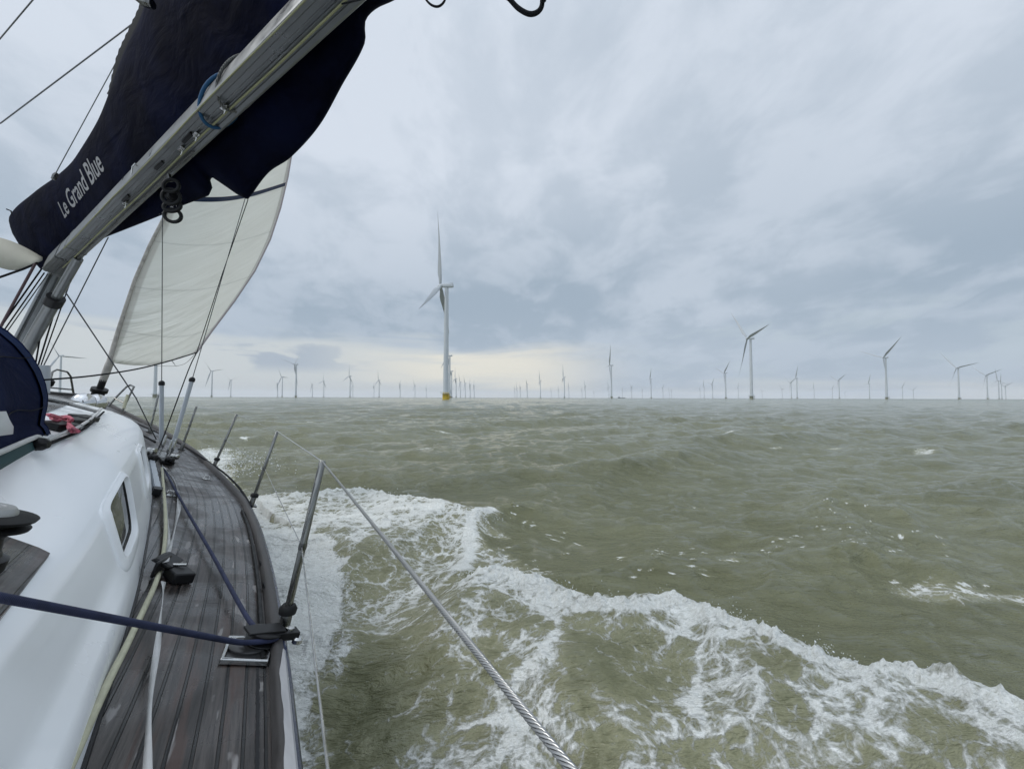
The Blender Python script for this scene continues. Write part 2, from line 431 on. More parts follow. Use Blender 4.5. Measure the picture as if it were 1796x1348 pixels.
def build_water():
    # rings: fine near the boat, geometric growth to the horizon
    r = [.6]
    while r[-1] < 7500:
        q = r[-1]; g = .0052 if q < 7 else (.0075 if q < 40 else (.0095 if q < 400 else .02)); r.append(q*(1+g))
    r = np.array(r)
    ang = np.concatenate([np.linspace(-64, 64, 1150), np.linspace(64, 296, 90)[1:-1]])*math.pi/180
    A, Rr = np.meshgrid(ang, r); X = Rr*np.sin(A); Y = Rr*np.cos(A)
    dr = np.gradient(r)[:, None]*np.ones_like(X)
    cell = np.maximum(dr, Rr*.0022)
    Z = np.zeros_like(X); DX = np.zeros_like(X); DY = np.zeros_like(X)
    wd = math.atan2(-.72, .70)
    comps = []
    for lam, amp, n in ((17, .07, 3), (9.5, .075, 4), (5.2, .062, 6), (2.9, .050, 8), (1.55, .032, 12), (.85, .0175, 14), (.46, .0078, 14), (.26, .0036, 14)):
        for i in range(n):
            l = lam*rng.uniform(.72, 1.35); sp_ = .42 if lam > 4 else (.7 if lam > 1 else 1.15)
            th = wd+rng.normal(0, sp_); comps.append((l, amp*rng.uniform(.6, 1.25)*1.5/math.sqrt(n)*1.0, th, rng.uniform(0, 2*math.pi)))
    gust = .55+.9*vnoise(X/23+40, Y/23+40, 3, 3)
    for l, a, th, ph in comps:
        at = npsmooth(l/cell, 2.2, 5)
        m = at[:, 0] > 0
        if not m.any(): continue
        k = 2*math.pi/l; cx, cy = math.cos(th), math.sin(th)
        arg = k*(cx*X[m]+cy*Y[m])+ph+ (.9*np.sin(.23*k*(cy*X[m]-cx*Y[m])+ph*2))
        aa = a*at[m]*(gust[m] if l < 4 else 1)
        Z[m] += aa*np.cos(arg)+.18*aa*np.cos(2*arg); g_ = .8 if l > 6 else 1.05; DX[m] -= g_*aa*cx*np.sin(arg); DY[m] -= g_*aa*cy*np.sin(arg)
    foam = np.zeros_like(X); churn = np.zeros_like(X)
    nm = (r < 26); x, y = X[nm], Y[nm]; rr = Rr[nm]
    calm = np.ones_like(x)
    # --- wake ridge A: steep beyond the crest, long slope towards the boat
    d, sd, run = seg_dist(x, y, crest_a)
    wob = vnoise(x*2.2, y*2.2, 11, 3)-.5
    d = np.abs(d*1.0); sgn = d*np.where(sd > 0, 1, -1)+wob*.13
    LA = [0]
    for a, b in zip(crest_a[:-1], crest_a[1:]): LA.append(LA[-1]+math.dist(a, b))
    p0 = crest_a[4]; tx, ty = crest_a[6][0]-crest_a[3][0], crest_a[6][1]-crest_a[3][1]; tl = math.hypot(tx, ty)
    en = npsmooth(((x-p0[0])*tx+(y-p0[1])*ty)/tl, -.40, .35)
    far_side = sgn > 0; d_a = np.abs(sgn+.03); en_a = en
    prof = np.where(far_side, np.exp(-(sgn/.30)**2), np.exp(-(np.abs(sgn)/.80)**1.35))
    hA = .36*prof*en*(.70+.6*vnoise(x*2.1, y*2.1, 5, 3))
    calm *= 1-.75*np.exp(-(d/1.4)**2)*en
    lace = vnoise(x*7, y*7, 21, 4)
    big = vnoise(x*1.5+3, y*1.5, 31, 4); big = npsmooth(big, .32, .68)
    fa = np.where(far_side, npsmooth(sgn, .16, .03), 0)+np.where(~far_side, 1, 0)
    near = np.abs(sgn)
    dens = np.interp(near, [0, .08, .22, .45, .8, 1.4, 2.2, 3.2], [.96, .72, .47, .39, .35, .32, .31, .26])
    dens = dens*(1-far_side)+far_side*fa*.95
    dens = np.where(far_side, dens*en, dens*en+(1-en)*.34)
    dens_side = dens*(~far_side | (sgn < .2))
    # only on the boat side of the wake
    boat_side = (~far_side)
    mixn = npsmooth(near, .05, .3)
    f = np.where(boat_side, dens_side*(1-mixn*(.40-.80*big)), dens*1.0)
    f = np.where((y < .2) & (x > 4), 0, f)
    # limit the field to the wedge next to the yacht
    wedge = inside(x, y, poly([(300, 1010), (470, 960), (640, 1000), (800, 1000), (960, 1030), (1200, 1050), (1420, 1120), (1796, 1240), (2300, 1500), (2300, 2600), (400, 2600), (300, 1400)], .1))
    f = np.where(wedge | (np.abs(sgn) < .30), f, f*.0)
    foam[nm] = np.maximum(foam[nm], f)
    # --- ridge B and its sheet of spent foam
    d, sd, run = seg_dist(x, y, crest_b)
    sb = d*np.where(sd > 0, 1, -1)+wob*.25
    enb = npsmooth(run, 0, .12)*(1-npsmooth(run, .72, 1)*.6)
    hB = np.where(sb > 0, np.exp(-(sb/.45)**2), np.exp(-(np.abs(sb)/1.0)**1.4))*.24*enb*(.75+.5*vnoise(x*1.3, y*1.3, 8, 3))
    fb = np.where(sb > 0, npsmooth(sb, .18, .0), np.interp(-sb, [0, .25, .6, 1.2, 2.2, 3.2], [.86, .76, .60, .54, .46, 0]))
    regB = inside(x, y, poly([(440, 892), (450, 868), (540, 860), (640, 857), (760, 878), (885, 912), (838, 938), (836, 968), (800, 1006), (820, 1040), (700, 1075), (610, 1090), (590, 990), (540, 955), (470, 925)], .05))
    fb = fb*np.where(regB | (np.abs(sb) < .22), 1, 0)*np.maximum(enb, .75*regB)
    foam[nm] = np.maximum(foam[nm], fb*(.72+.42*big))
    d, sd, run = seg_dist(x, y, front_b); hF = .10*np.exp(-(d/.22)**2)
    foam[nm] = np.maximum(foam[nm], .78*np.exp(-(d/.13)**2))
    calm *= 1-.6*np.exp(-(np.abs(sb)/1.2)**2)*enb
    # --- patches
    def patch(pts, dn, soft=.18, z=0., nz=.5):
        pl = poly(pts, z); ins = inside(x, y, pl); dd, _, _ = seg_dist(x, y, pl+[pl[0]])
        sg = np.where(ins, dd, -dd)+(vnoise(x*3.1+7, y*3.1, 17, 3)-.5)*nz*soft*4
        foam[nm] = np.maximum(foam[nm], dn*npsmooth(sg, -soft, soft))
    patch([(440, 930), (520, 955), (575, 975), (600, 1010), (603, 1110), (570, 1180), (480, 1220), (400, 1100)], .86, .10)
    patch([(500, 1150), (580, 1170), (568, 1250), (585, 1348), (500, 1400)], .68, .12)
    patch([(420, 870), (500, 880), (480, 940), (440, 930)], .8, .14)
    patch([(640, 1290), (700, 1330), (860, 1240), (900, 1160), (1000, 1180), (980, 1348), (1060, 1500), (700, 1500)], .56, .2)
    patch([(1160, 1300), (1170, 1240), (1215, 1225), (1200, 1275)], .80, .06)
    patch([(800, 1150), (880, 1090), (900, 1150), (830, 1200)], .52, .1)
    patch([(840, 1010), (880, 1030), (870, 1090), (830, 1040)], .72, .09)
    patch([(1100, 1070), (1220, 1070), (1420, 1150), (1380, 1200), (1200, 1130), (1090, 1130)], .52, .14)
    patch([(1440, 1200), (1500, 1240), (1560, 1348), (1480, 1400), (1420, 1290)], .46, .14)
    patch([(1590, 1280), (1650, 1310), (1660, 1400), (1590, 1400)], .7, .1)
    patch([(310, 790), (350, 782), (400, 782), (420, 812), (400, 850), (430, 880), (380, 860)], .62, .5)
    patch([(421, 770), (430, 764), (438, 767), (432, 771)], .75, .08)
    patch([(1610, 1036), (1680, 1014), (1796, 1026), (1900, 1030), (1900, 1042), (1700, 1046)], .38, .12)
    
    
    patch([(800, 960), (900, 985), (980, 1015), (900, 1010), (810, 1000)], .40, .12)
    # sparse little whitecaps on the open sea, one steep face each
    caps = np.zeros_like(X)
    for i in range(70):
        rr_ = math.exp(rng.uniform(math.log(12), math.log(260))); aa = rng.uniform(-.95, .95)
        cx, cy = rr_*math.sin(aa), rr_*math.cos(aa); L = rng.uniform(.35, .9)*(1+rr_/90); Wd = L*rng.uniform(.10, .2)
        th = rng.normal(.3, .3)
        m = (np.abs(Rr[:, 0]-rr_) < L*3); xs, ys = X[m]-cx, Y[m]-cy
        a_, b_ = xs*math.cos(th)+ys*math.sin(th), -xs*math.sin(th)+ys*math.cos(th)
        caps[m] = np.maximum(caps[m], .58*np.exp(-(a_/L)**2-(b_/Wd)**2)*rng.uniform(.7, 1.1))
    # clear windows of darker water
    def clear(pts, k, soft=.12):
        pl = poly(pts, 0.); ins = inside(x, y, pl); dd, _, _ = seg_dist(x, y, pl+[pl[0]])
        sg = np.where(ins, dd, -dd)+(vnoise(x*3+17, y*3, 19, 3)-.5)*soft*3
        foam[nm] = foam[nm]*(1-(1-k)*npsmooth(sg, -soft, soft))
    clear([(585, 1190), (640, 1130), (735, 1120), (780, 1200), (720, 1262), (640, 1290), (590, 1348), (580, 1260)], .35)
    clear([(990, 1110), (1140, 1120), (1190, 1200), (1130, 1270), (1040, 1240), (1000, 1180)], .5)
    clear([(1340, 1170), (1440, 1190), (1480, 1300), (1400, 1348), (1330, 1250)], .45)
    clear([(1640, 1250), (1760, 1290), (1760, 1420), (1680, 1400)], .5)
    foam[nm] = np.maximum(foam[nm], .86*np.exp(-(d_a/.065)**2)*en_a)
    foam = np.maximum(foam, caps)
    # drifting flecks of old foam between the crests
    fl = np.zeros_like(x); gq = np.random.default_rng(19)
    for (u0, v0, u1, v1, n_, wd_) in ((1060, 985, 1240, 975, 34, 12), (1100, 1015, 1260, 1005, 16, 12), (1240, 990, 1400, 950, 30, 16), (1430, 900, 1540, 885, 26, 12), (1400, 930, 1640, 950, 34, 22), (1480, 960, 1520, 975, 10, 8), (1560, 930, 1700, 960, 24, 12), (890, 905, 1010, 935, 40, 16), (820, 960, 960, 1012, 50, 14), (1200, 880, 1240, 885, 22, 5), (1600, 1020, 1800, 1030, 40, 8), (1660, 1240, 1780, 1270, 10, 12)):
        for _ in range(int(n_*.45)):
            q_ = gq.random(); c_ = world_on(u0+(u1-u0)*q_+gq.normal(0, 10), v0+(v1-v0)*q_+gq.normal(0, wd_*.6), 0)
            L = gq.uniform(.02, .075); Wd = gq.uniform(.009, .018); th = gq.normal(.15, .35)
            m = (np.abs(x-c_[0]) < .35) & (np.abs(y-c_[1]) < .35)
            xs, ys = x[m]-c_[0], y[m]-c_[1]; a_, b_ = xs*math.cos(th)+ys*math.sin(th), -xs*math.sin(th)+ys*math.cos(th)
            fl[m] = np.maximum(fl[m], np.exp(-(a_/L)**2-(b_/Wd)**2)*gq.uniform(.75, 1.05))
    foam[nm] = np.maximum(foam[nm], fl)
    # turbulent relief under the foam
    rel = (vnoise(x*4, y*4, 41, 4)-.5)*.06+(vnoise(x*16, y*16, 43, 3)-.5)*.030
    rel *= npsmooth(foam[nm], .12, .8)
    zz = Z[nm]
    # water beside the hull is pushed up a little
    Z[nm] = zz*calm*.8+hA+hB+hF+rel
    # broken fringe on the crest
    jag = np.exp(-(np.abs(sgn)/.07)**2)*en*(vnoise(x*26, y*26, 51, 3)**2)*.085
    jag2 = np.exp(-(np.abs(sb)/.09)**2)*enb*(vnoise(x*22, y*22, 53, 3)**2)*.08
    Z[nm] += jag+jag2
    X = X+DX; Y = Y+DY
    nr, na = X.shape
    verts = np.stack([X, Y, Z], -1).reshape(-1, 3)
    # centre fan closes the sheet under the boat
    i = np.arange(nr-1)[:, None]*na; j = np.arange(na)[None, :]; jn = (j+1) % na
    quads = np.stack([i+j, i+jn, i+na+jn, i+na+j], -1).reshape(-1, 4)[:, ::-1]
    me = bpy.data.meshes.new('water')
    me.vertices.add(len(verts)); me.vertices.foreach_set('co', verts.ravel().astype(np.float32))
    me.loops.add(quads.size); me.loops.foreach_set('vertex_index', quads.ravel().astype(np.int32))
    me.polygons.add(len(quads)); me.polygons.foreach_set('loop_start', (np.arange(len(quads))*4).astype(np.int32))
    me.update(calc_edges=True)
    me.polygons.foreach_set('use_smooth', np.ones(len(quads), bool))
    at = me.attributes.new('foam', 'FLOAT', 'POINT'); at.data.foreach_set('value', foam.ravel().astype(np.float32))
    me.update()
    o = bpy.data.objects.new('water', me); scene.collection.objects.link(o); o['kind'] = 'structure'
    # material
    m = bpy.data.materials.new('silty_sea_water'); m.use_nodes = True; t = m.node_tree; N = NT(t); b = t.nodes['Principled BSDF']
    tc = N.n('ShaderNodeNewGeometry').outputs['Position']
    px, py, pz = N.sep(tc)
    flat = N.xyz(px, py, 0)
    fo = N.n('ShaderNodeAttribute'); fo.attribute_name = 'foam'; F = fo.outputs['Fac']
    warp = N.noise(flat, 2.6, 3, .5, 0, col=True)
    wv = N.vm('ADD', flat, N.vm('MULTIPLY', N.vm('SUBTRACT', warp, (.5, .5, .5)), (.24, .24, 0)))
    # foam filaments: warped cell walls at three sizes
    def cells(sc, off):
        v = N.n('ShaderNodeTexVoronoi', feature='DISTANCE_TO_EDGE'); N.put(v.inputs['Vector'], N.map(wv, loc=off, sc=(1, 1.35, 1), rot=(0, 0, R_(24)))); v.inputs['Scale'].default_value = sc
        return v.outputs['Distance']
    c1 = N.ss(cells(3.3, (0, 0, 0)), .17, .0); c2 = N.ss(cells(8.5, (3, 1, 0)), .20, .0); c3 = N.ss(cells(24, (5, 2, 0)), .25, .0)
    fine = N.noise(wv, 48, 5, .75, .2); mid = N.noise(wv, 6.5, 6, .62, .5); rid = N.m('SUBTRACT', 1, N.m('MULTIPLY', N.m('ABSOLUTE', N.m('SUBTRACT', mid, .5)), 5.2), clamp=True)
    pat = N.m('ADD', N.m('MULTIPLY', c1, .20), N.m('MULTIPLY', c2, .17))
    pat = N.m('ADD', pat, N.m('MULTIPLY', c3, .10)); pat = N.m('ADD', pat, N.m('MULTIPLY', rid, .22))
    pat = N.m('ADD', pat, N.m('MULTIPLY', N.m('ADD', N.m('MULTIPLY', N.m('SUBTRACT', fine, .5), 1.7), .5), .30)); pat = N.m('ADD', pat, N.m('MULTIPLY', N.noise(wv, 2.2, 4, .55, .8), .34))
    th = N.m('SUBTRACT', 1.02, N.m('MULTIPLY', F, 1.0))
    mask = N.ss(N.m('SUBTRACT', pat, th), -.02, .30)
    veil = N.ss(N.m('SUBTRACT', pat, th), -.50, .12)      # thin bubbles under and around the foam
    mask = N.m('MULTIPLY', mask, N.ss(F, .02, .12)); veil = N.m('MULTIPLY', veil, N.ss(F, .05, .35))
    wc = N.noise(N.map(flat, sc=(.5, 1, 1)), .5, 4, .55, .4)
    base = N.mix(N.ss(wc, .3, .7), (.124, .127, .066), (.158, .161, .090))
    base = N.mix(N.m('MULTIPLY', veil, .62), base, (.31, .305, .195))
    fcol = N.mix(N.ss(fine, .3, .7), (.60, .61, .56), (.82, .83, .80))
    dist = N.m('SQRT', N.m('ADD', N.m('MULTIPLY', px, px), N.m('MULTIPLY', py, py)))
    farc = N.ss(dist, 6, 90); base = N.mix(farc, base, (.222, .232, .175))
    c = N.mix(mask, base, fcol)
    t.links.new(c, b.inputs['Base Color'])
    rg = N.ss(dist, 8, 900, .06, .20)
    t.links.new(N.m('ADD', N.m('MULTIPLY', mask, .6), rg, clamp=True), b.inputs['Roughness'])
    b.inputs['IOR'].default_value = 1.33
    ra = N.noise(N.map(flat, sc=(.55, 1.5, 1), rot=(0, 0, R_(22))), 3.4, 6, .62, .4); r1 = N.m('SUBTRACT', 1, N.m('MULTIPLY', N.m('ABSOLUTE', N.m('SUBTRACT', ra, .5)), 3.2))
    rb = N.noise(N.map(flat, sc=(.5, 1.3, 1), rot=(0, 0, R_(14))), .9, 7, .62, .3); r2 = N.m('SUBTRACT', 1, N.m('MULTIPLY', N.m('ABSOLUTE', N.m('SUBTRACT', rb, .5)), 2.6))
    r3 = N.noise(N.map(flat, sc=(.7, 1.1, 1), rot=(0, 0, R_(20))), .16, 5, .6, .4)
    h = N.m('MULTIPLY', r1, N.ss(dist, 40, 4, .030, .058))
    h = N.m('ADD', h, N.m('MULTIPLY', r2, N.ss(dist, 6, 60, .08, .42)))
    h = N.m('ADD', h, N.m('MULTIPLY', r3, N.ss(dist, 40, 400, 0, 1.6)))
    h = N.m('ADD', h, N.m('MULTIPLY', N.m('MULTIPLY', mask, N.m('ADD', N.m('MULTIPLY', fine, 1.0), .25)), .016))
    bn_ = N.n('ShaderNodeBump'); bn_.inputs['Strength'].default_value = .9; bn_.inputs['Distance'].default_value = 1.0; N.put(bn_.inputs['Height'], h)
    t.links.new(bn_.outputs[0], b.inputs['Normal'])
    me.materials.append(m)
    return verts.reshape(nr, na, 3), foam, r
WV, FOAM, RING = build_water()

def spray():
    """droplets and foam flecks thrown off the two crests and the hull"""
    vs = []; fs = []
    g = random.Random(5)
    def drop(p, r):
        b = len(vs)
        ax = [Vector((g.uniform(-1, 1), g.uniform(-1, 1), g.uniform(-1, 1))).normalized() for _ in range(1)][0]
        x = ax.orthogonal().normalized(); y = ax.cross(x)
        e = g.uniform(1, 1.9)
        vs.extend([p+ax*r*e, p-ax*r*e]+[p+(x*math.cos(k*math.pi/2.5)+y*math.sin(k*math.pi/2.5))*r for k in range(5)])
        for k in range(5):
            fs.append((b, b+2+k, b+2+(k+1) % 5)); fs.append((b+1, b+2+(k+1) % 5, b+2+k))
    def along(pl, n, h0, spread, rs):
        L = [math.dist(a, b) for a, b in zip(pl[:-1], pl[1:])]; T = sum(L)
        for _ in range(n):
            t = g.uniform(0, T); i = 0
            while i < len(L)-1 and t > L[i]: t -= L[i]; i += 1
            q = t/L[i]; a, b = pl[i], pl[i+1]
            cl = .5+.5*math.sin(17*(a[0]+q*(b[0]-a[0]))+3*math.sin(5*a[1]))
            z = h0+abs(g.gauss(0, .045))*(.25+cl)
            p = Vector((a[0]+q*(b[0]-a[0])+g.gauss(0, spread), a[1]+q*(b[1]-a[1])+g.gauss(0, spread), z))
            drop(p, g.uniform(*rs)*(1 if g.random() > .06 else 1.9))
    along(crest_a[4:], 1300, .31, .03, (.0009, .0034))
    along(crest_b, 700, .21, .08, (.0014, .0055))
    hp = poly([(455, 900), (470, 935), (560, 975), (600, 1015), (603, 1110)], .1)
    along(hp, 800, .10, .08, (.001, .0042))
    bp = poly([(330, 800), (360, 800), (400, 815), (410, 840)], .1)
    along(bp, 900, .18, .45, (.005, .014))
    me = bpy.data.meshes.new('spray'); me.from_pydata([tuple(v) for v in vs], [], fs); me.materials.append(mat('spray_drops', (.78, .8, .8), .35))
    me.polygons.foreach_set('use_smooth', [True]*len(me.polygons))
    o = bpy.data.objects.new('spray', me); scene.collection.objects.link(o)
    tag(o, 'fine white spray drops flying off the wake crests beside the yacht', 'spray', kind='stuff')
spray()

# ------------------------------------------------------------------ WIND TURBINES
HUB, ROT = 87.0, 58.0
YAW = np.array([-math.cos(R_(2)), math.sin(R_(2)), 0])          # every rotor faces the wind, which blows from the left
def turbine_meshes(detail):
    n = 20 if detail else 8
    tw = MB(); tw.lathe((0, 0, 0), (0, 0, 1), [(2.1, 5.6), (2.05, 14), (1.75, 50), (1.42, HUB-1.6)], n)
    if detail:
        for h in (35, 61): tw.lathe((0, 0, 0), (0, 0, 1), [(1.9-.004*h+.05, h), (1.9-.004*h+.05, h+.25)], n)
        tw.box((0, -2.06, 7.4), (.45, 0, 0), (0, .12, 0), (0, 0, 1.1))
    tp = MB(); tp.lathe((0, 0, 0), (0, 0, 1), [(2.55, -3), (2.55, 4.4), (2.3, 4.6), (2.3, 5.5)], n)
    pf = MB(); pf.lathe((0, 0, 0), (0, 0, 1), [(2.4, 4.5), (4.2, 4.55), (4.2, 4.9), (2.2, 4.95)], n)
    if detail:
        for k in range(16):
            a = 2*math.pi*k/16; pf.tube([(4.1*math.cos(a), 4.1*math.sin(a), 4.85), (4.1*math.cos(a), 4.1*math.sin(a), 6.1)], .06, 5)
        for h in (5.5, 6.1): pf.tube([(4.1*math.cos(2*math.pi*k/24), 4.1*math.sin(2*math.pi*k/24), h) for k in range(25)], .06, 5)
        tp.tube([(2.6, -1.4, -2), (3.4, -1.6, 0), (3.4, -1.6, 4.6)], .22, 6); tp.tube([(2.0, -2.2, -2), (2.6, -2.9, 0), (2.6, -2.9, 4.6)], .22, 6)
        pf.tube([(3.4, 1.5, 4.8), (3.4, 1.5, 7.6), (5.6, 1.8, 8.2)], .14, 6)
    # nacelle: a rounded box along the rotor axis (local -X is upwind)
    nc = MB(); rows = []
    for x, w, h in ((-3.2, 1.1, 1.1), (-2.6, 1.4, 1.3), (0, 1.5, 1.4), (3.4, 1.5, 1.4), (4.8, 1.3, 1.25), (5.2, .8, .9)):
        rows.append([(x, w*max(-1, min(1, 1.25*math.cos(a))), HUB+.1+h*max(-1, min(1, 1.25*math.sin(a)))) for a in [2*math.pi*k/16 for k in range(16)]])
    nc.loft(rows, True, True)
    if detail:
        nc.box((3.9, 0, HUB+1.75), (.9, 0, 0), (0, 1.0, 0), (0, 0, .35)); nc.tube([(2, 0, HUB+1.4), (2, 0, HUB+3.0)], .08, 5)
    hb = MB(); hb.lathe((-3.3, 0, HUB), (-1, 0, 0), [(1.45, 0), (1.6, .8), (1.5, 1.9), (1.1, 2.9), (.5, 3.5), (.05, 3.7)], 14)
    # one blade pointing up, twisted and tapered, slightly pre-bent upwind
    bl = MB(); rows = []
    for t in ([0, .03, .08, .16, .24, .35, .5, .65, .8, .92, 1.0] if detail else [0, .2, .5, 1.0]):
        r = 1.2+t*(ROT-1.2)
        c = interp(t, [(0, 1.1), (.05, 1.2), (.2, 2.0), (.35, 1.7), (.6, 1.1), (.85, .5), (1, .12)])
        th = interp(t, [(0, 1.0), (.05, .9), (.2, .5), (.5, .22), (1, .03)])
        tw_ = R_(interp(t, [(0, 75), (.2, 60), (.5, 48), (1, 34)])); bend = -2.6*t*t
        row = []
        for k in range(10):
            a = 2*math.pi*k/10; cc = c*math.cos(a)+.3*c*(1 if t > .1 else 0); tt = th*math.sin(a)*(1 if math.cos(a) < 0 else .8)
            row.append((-5.0+bend+tt*math.cos(tw_)-cc*math.sin(tw_), cc*math.cos(tw_)+tt*math.sin(tw_), r))
        rows.append(row)
    bl.loft(rows, True, True)
    return tw, tp, pf, nc, hb, bl
M_blade = mat('blade_grey', (.36, .385, .40), .45, var=(.3, .04))
M_foot = mat('muted_foot_paint', (.27, .27, .20), .6)  # muted grey-yellow foot for every turbine but the nearest
def turbine_proto(name, detail):
    root = empty(name); tw, tp, pf, nc, hb, bl = turbine_meshes(detail)
    tw.build('tower', M_tower, root); tp.build('transition_piece', M_yellow if detail else M_foot, root); pf.build('platform', M_tower, root)
    nc.build('nacelle', M_tower, root); hb.build('hub', M_tower, root)
    for k in range(3):
        b = bl.build('blade', M_blade, root) if k == 0 else b0.copy()
        if k == 0: b0 = b
        else: scene.collection.objects.link(b)
        b.location = (0, 0, HUB)
    return root
near_proto = turbine_proto('wind_turbine', True); far_proto = None
def clone(src):
    c = src.copy(); scene.collection.objects.link(c)
    for ch in list(src.children):
        d = ch.copy(); scene.collection.objects.link(d); d.parent = c
    return c
def place_turbine(root, u, hp, ang):
    Y = (HUB-CAM_H)*700/hp; X = (u-898)/700*Y
    root.location = (X, Y, 0)
    yaw = math.atan2(YAW[1], YAW[0])-math.pi      # local -X to YAW
    root.rotation_euler = (0, 0, yaw)
    side = 1 if X < -.05*Y*0-.12*Y else -1        # which way round the camera sees the disc
    # blade pointing up rotated about the local X axis; ang = clock angle in the picture, ccw from right
    k = 0
    for ch in root.children:
        if ch.name.startswith('blade'):
            a = R_(ang+120*k); phi = a-math.pi/2   # angle from up, ccw in picture
            phi = phi*(1 if side > 0 else -1)
            # rotation about X: up (z) -> y component = -sin(phi)
            ch.rotation_euler = (phi, 0, 0); k += 1
    return root
big = [(782, 197, 90, 'tallest white wind turbine with yellow foot, standing nearest, left of centre'),
       (1318, 105, 10, 'second largest wind turbine, three blades spread, right of centre'),
       (1555, 72, 40, 'large grey wind turbine with one blade pointing up right, near the right side'),
       (105, 71, 0, 'wind turbine seen between the mast lines and the pulpit, one blade level'),
       (272, 108, 75, 'thick turbine tower standing under the foot of the headsail'),
       (788.5, 73, 90, 'wind turbine half hidden directly behind the tallest turbine tower'),
       (1682, 54, 130, 'wind turbine with spread blades at the right, second from the big right hand one'),
       (519, 57, 50, 'wind turbine with two blades up in a V, left of the tallest turbine'),
       (1072.5, 57, 62, 'slim dark wind turbine alone at the centre right of the picture'),
       (371.5, 45, 10, 'wind turbine just right of the yacht shrouds, one blade pointing right'),
       (1273, 44, 40, 'wind turbine with two blades in a V just left of the second largest one'),
       (792, 46, 95, 'third turbine tower in the line behind the tallest turbine'),
       (1732, 41, 20, 'small wind turbine near the right edge with blade pointing left'),
       (990, 36, 88, 'small wind turbine in front of the bright yellow patch of sky'),
       (614, 37, 85, 'small wind turbine midway between the V bladed one and the tallest one'),
       (1398, 35, 70, 'small wind turbine just right of the second largest one'),
       (495, 35, 0, 'small wind turbine close left of the V bladed one'),
       (1142, 33, 60, 'small pale wind turbine right of the slim dark one'),
       (800, 33, 80, 'fourth turbine in the line behind the tallest turbine'),
       (1472, 31, 30, 'small pale wind turbine left of the large right hand one'),
       (665, 30, 95, 'small wind turbine second left of the tallest turbine'),
       (948, 30, 85, 'small wind turbine just left of the bright yellow sky patch'),
       (405, 29, 20, 'small wind turbine second right of the yacht shrouds')]
foot_mesh = [c for c in near_proto.children if c.name.startswith('transition')][0].data.copy(); foot_mesh.materials[0] = M_foot
first = True
for i, (u, hp, a, lb) in enumerate(big):
    rt = near_proto if first else clone(near_proto); first = False
    place_turbine(rt, u, hp, a)
    tag(rt, lb, 'wind turbine', 'wind turbines of the offshore wind farm')
    if i:
        for ch in rt.children:
            if ch.name.startswith('transition'):
                ch.data = foot_mesh
far_left = [(487, 24), (548, 22), (568, 28), (619, 20), (656, 19), (702, 23), (728, 21), (748, 16)]
far_mid = [(808, 27), (816.5, 25), (825, 23), (832, 21), (903, 15), (907, 17), (913, 18), (925, 24), (967, 12), (980, 15), (998, 18), (1021, 13), (1027, 21), (1042, 10), (1068, 19), (1092, 14), (1108, 18), (1127, 13), (1163, 17), (1174, 12)]
far_right = [(1178, 13), (1228, 14), (1235, 20), (1250, 24), (1295, 17), (1337, 12), (1372, 16), (1388, 27), (1428, 17), (1460, 16), (1482, 10), (1525, 26), (1583, 19), (1602, 15), (1752, 32), (1757, 27), (1764, 22)]
far_proto = turbine_proto('wind_turbine', False); first = True
for lst, lb in ((far_left, 'tiny pale wind turbine far off on the horizon left of the tallest one'),
                (far_mid, 'tiny pale wind turbine far off on the horizon right of the tallest one'),
                (far_right, 'tiny hazy wind turbine far off on the horizon in the right half')):
    for (u, hp) in lst:
        rt = far_proto if first else clone(far_proto); first = False
        place_turbine(rt, u, hp, random.uniform(0, 120))
        tag(rt, lb, 'wind turbine', 'tiny wind turbines far off on the horizon, '+('left' if lst is far_left else 'middle' if lst is far_mid else 'right'))
# a service vessel low on the horizon
vs_ = empty('ship'); tag(vs_, 'small dark ship lying low on the horizon right of the slim turbine', 'ship')
Yv = 2600; vs_.location = ((1089-898)/700*Yv, Yv, 0)
h = MB(); h.loft([[(-22, -3, 0), (-20, -4, 3.5), (-20, 4, 3.5), (-22, 3, 0)], [(18, -3, 0), (20, -4, 3.5), (20, 4, 3.5), (18, 3, 0)], [(27, 0, .5), (31, -.3, 5), (31, .3, 5), (27, 0, .5)]], False).build('hull', mat('ship_hull', (.04, .05, .07), .6), vs_)
h = MB(); h.box((-12, 0, 6), (6, 0, 0), (0, 3.4, 0), (0, 0, 2.6)); h.box((-12, 0, 9.5), (3, 0, 0), (0, 2.6, 0), (0, 0, 1.1)); h.tube([(-12, 0, 10), (-12, 0, 15)], .3, 6); h.build('deckhouse', mat('ship_white', (.4, .42, .45), .6), vs_, smooth=False)

# ------------------------------------------------------------------ YACHT
yacht = empty('sailing_yacht')
YM = Matrix.Identity(4)
for i in range(3):
    YM[i][0] = SV[i]; YM[i][1] = FV[i]; YM[i][2] = UV[i]
org = CAMP+BO[0]*SV+BO[1]*FV+BO[2]*UV
for i in range(3): YM[i][3] = org[i]
yacht.matrix_world = YM
tag(yacht, 'heeling white sailing yacht with teak side deck, navy boom bag and white headsail', 'yacht')
def part(mb, name, m, parent=None, **k): return mb.build(name, m, parent or yacht, off=BO, **k)
V3 = lambda p: Vector([float(c) for c in p])

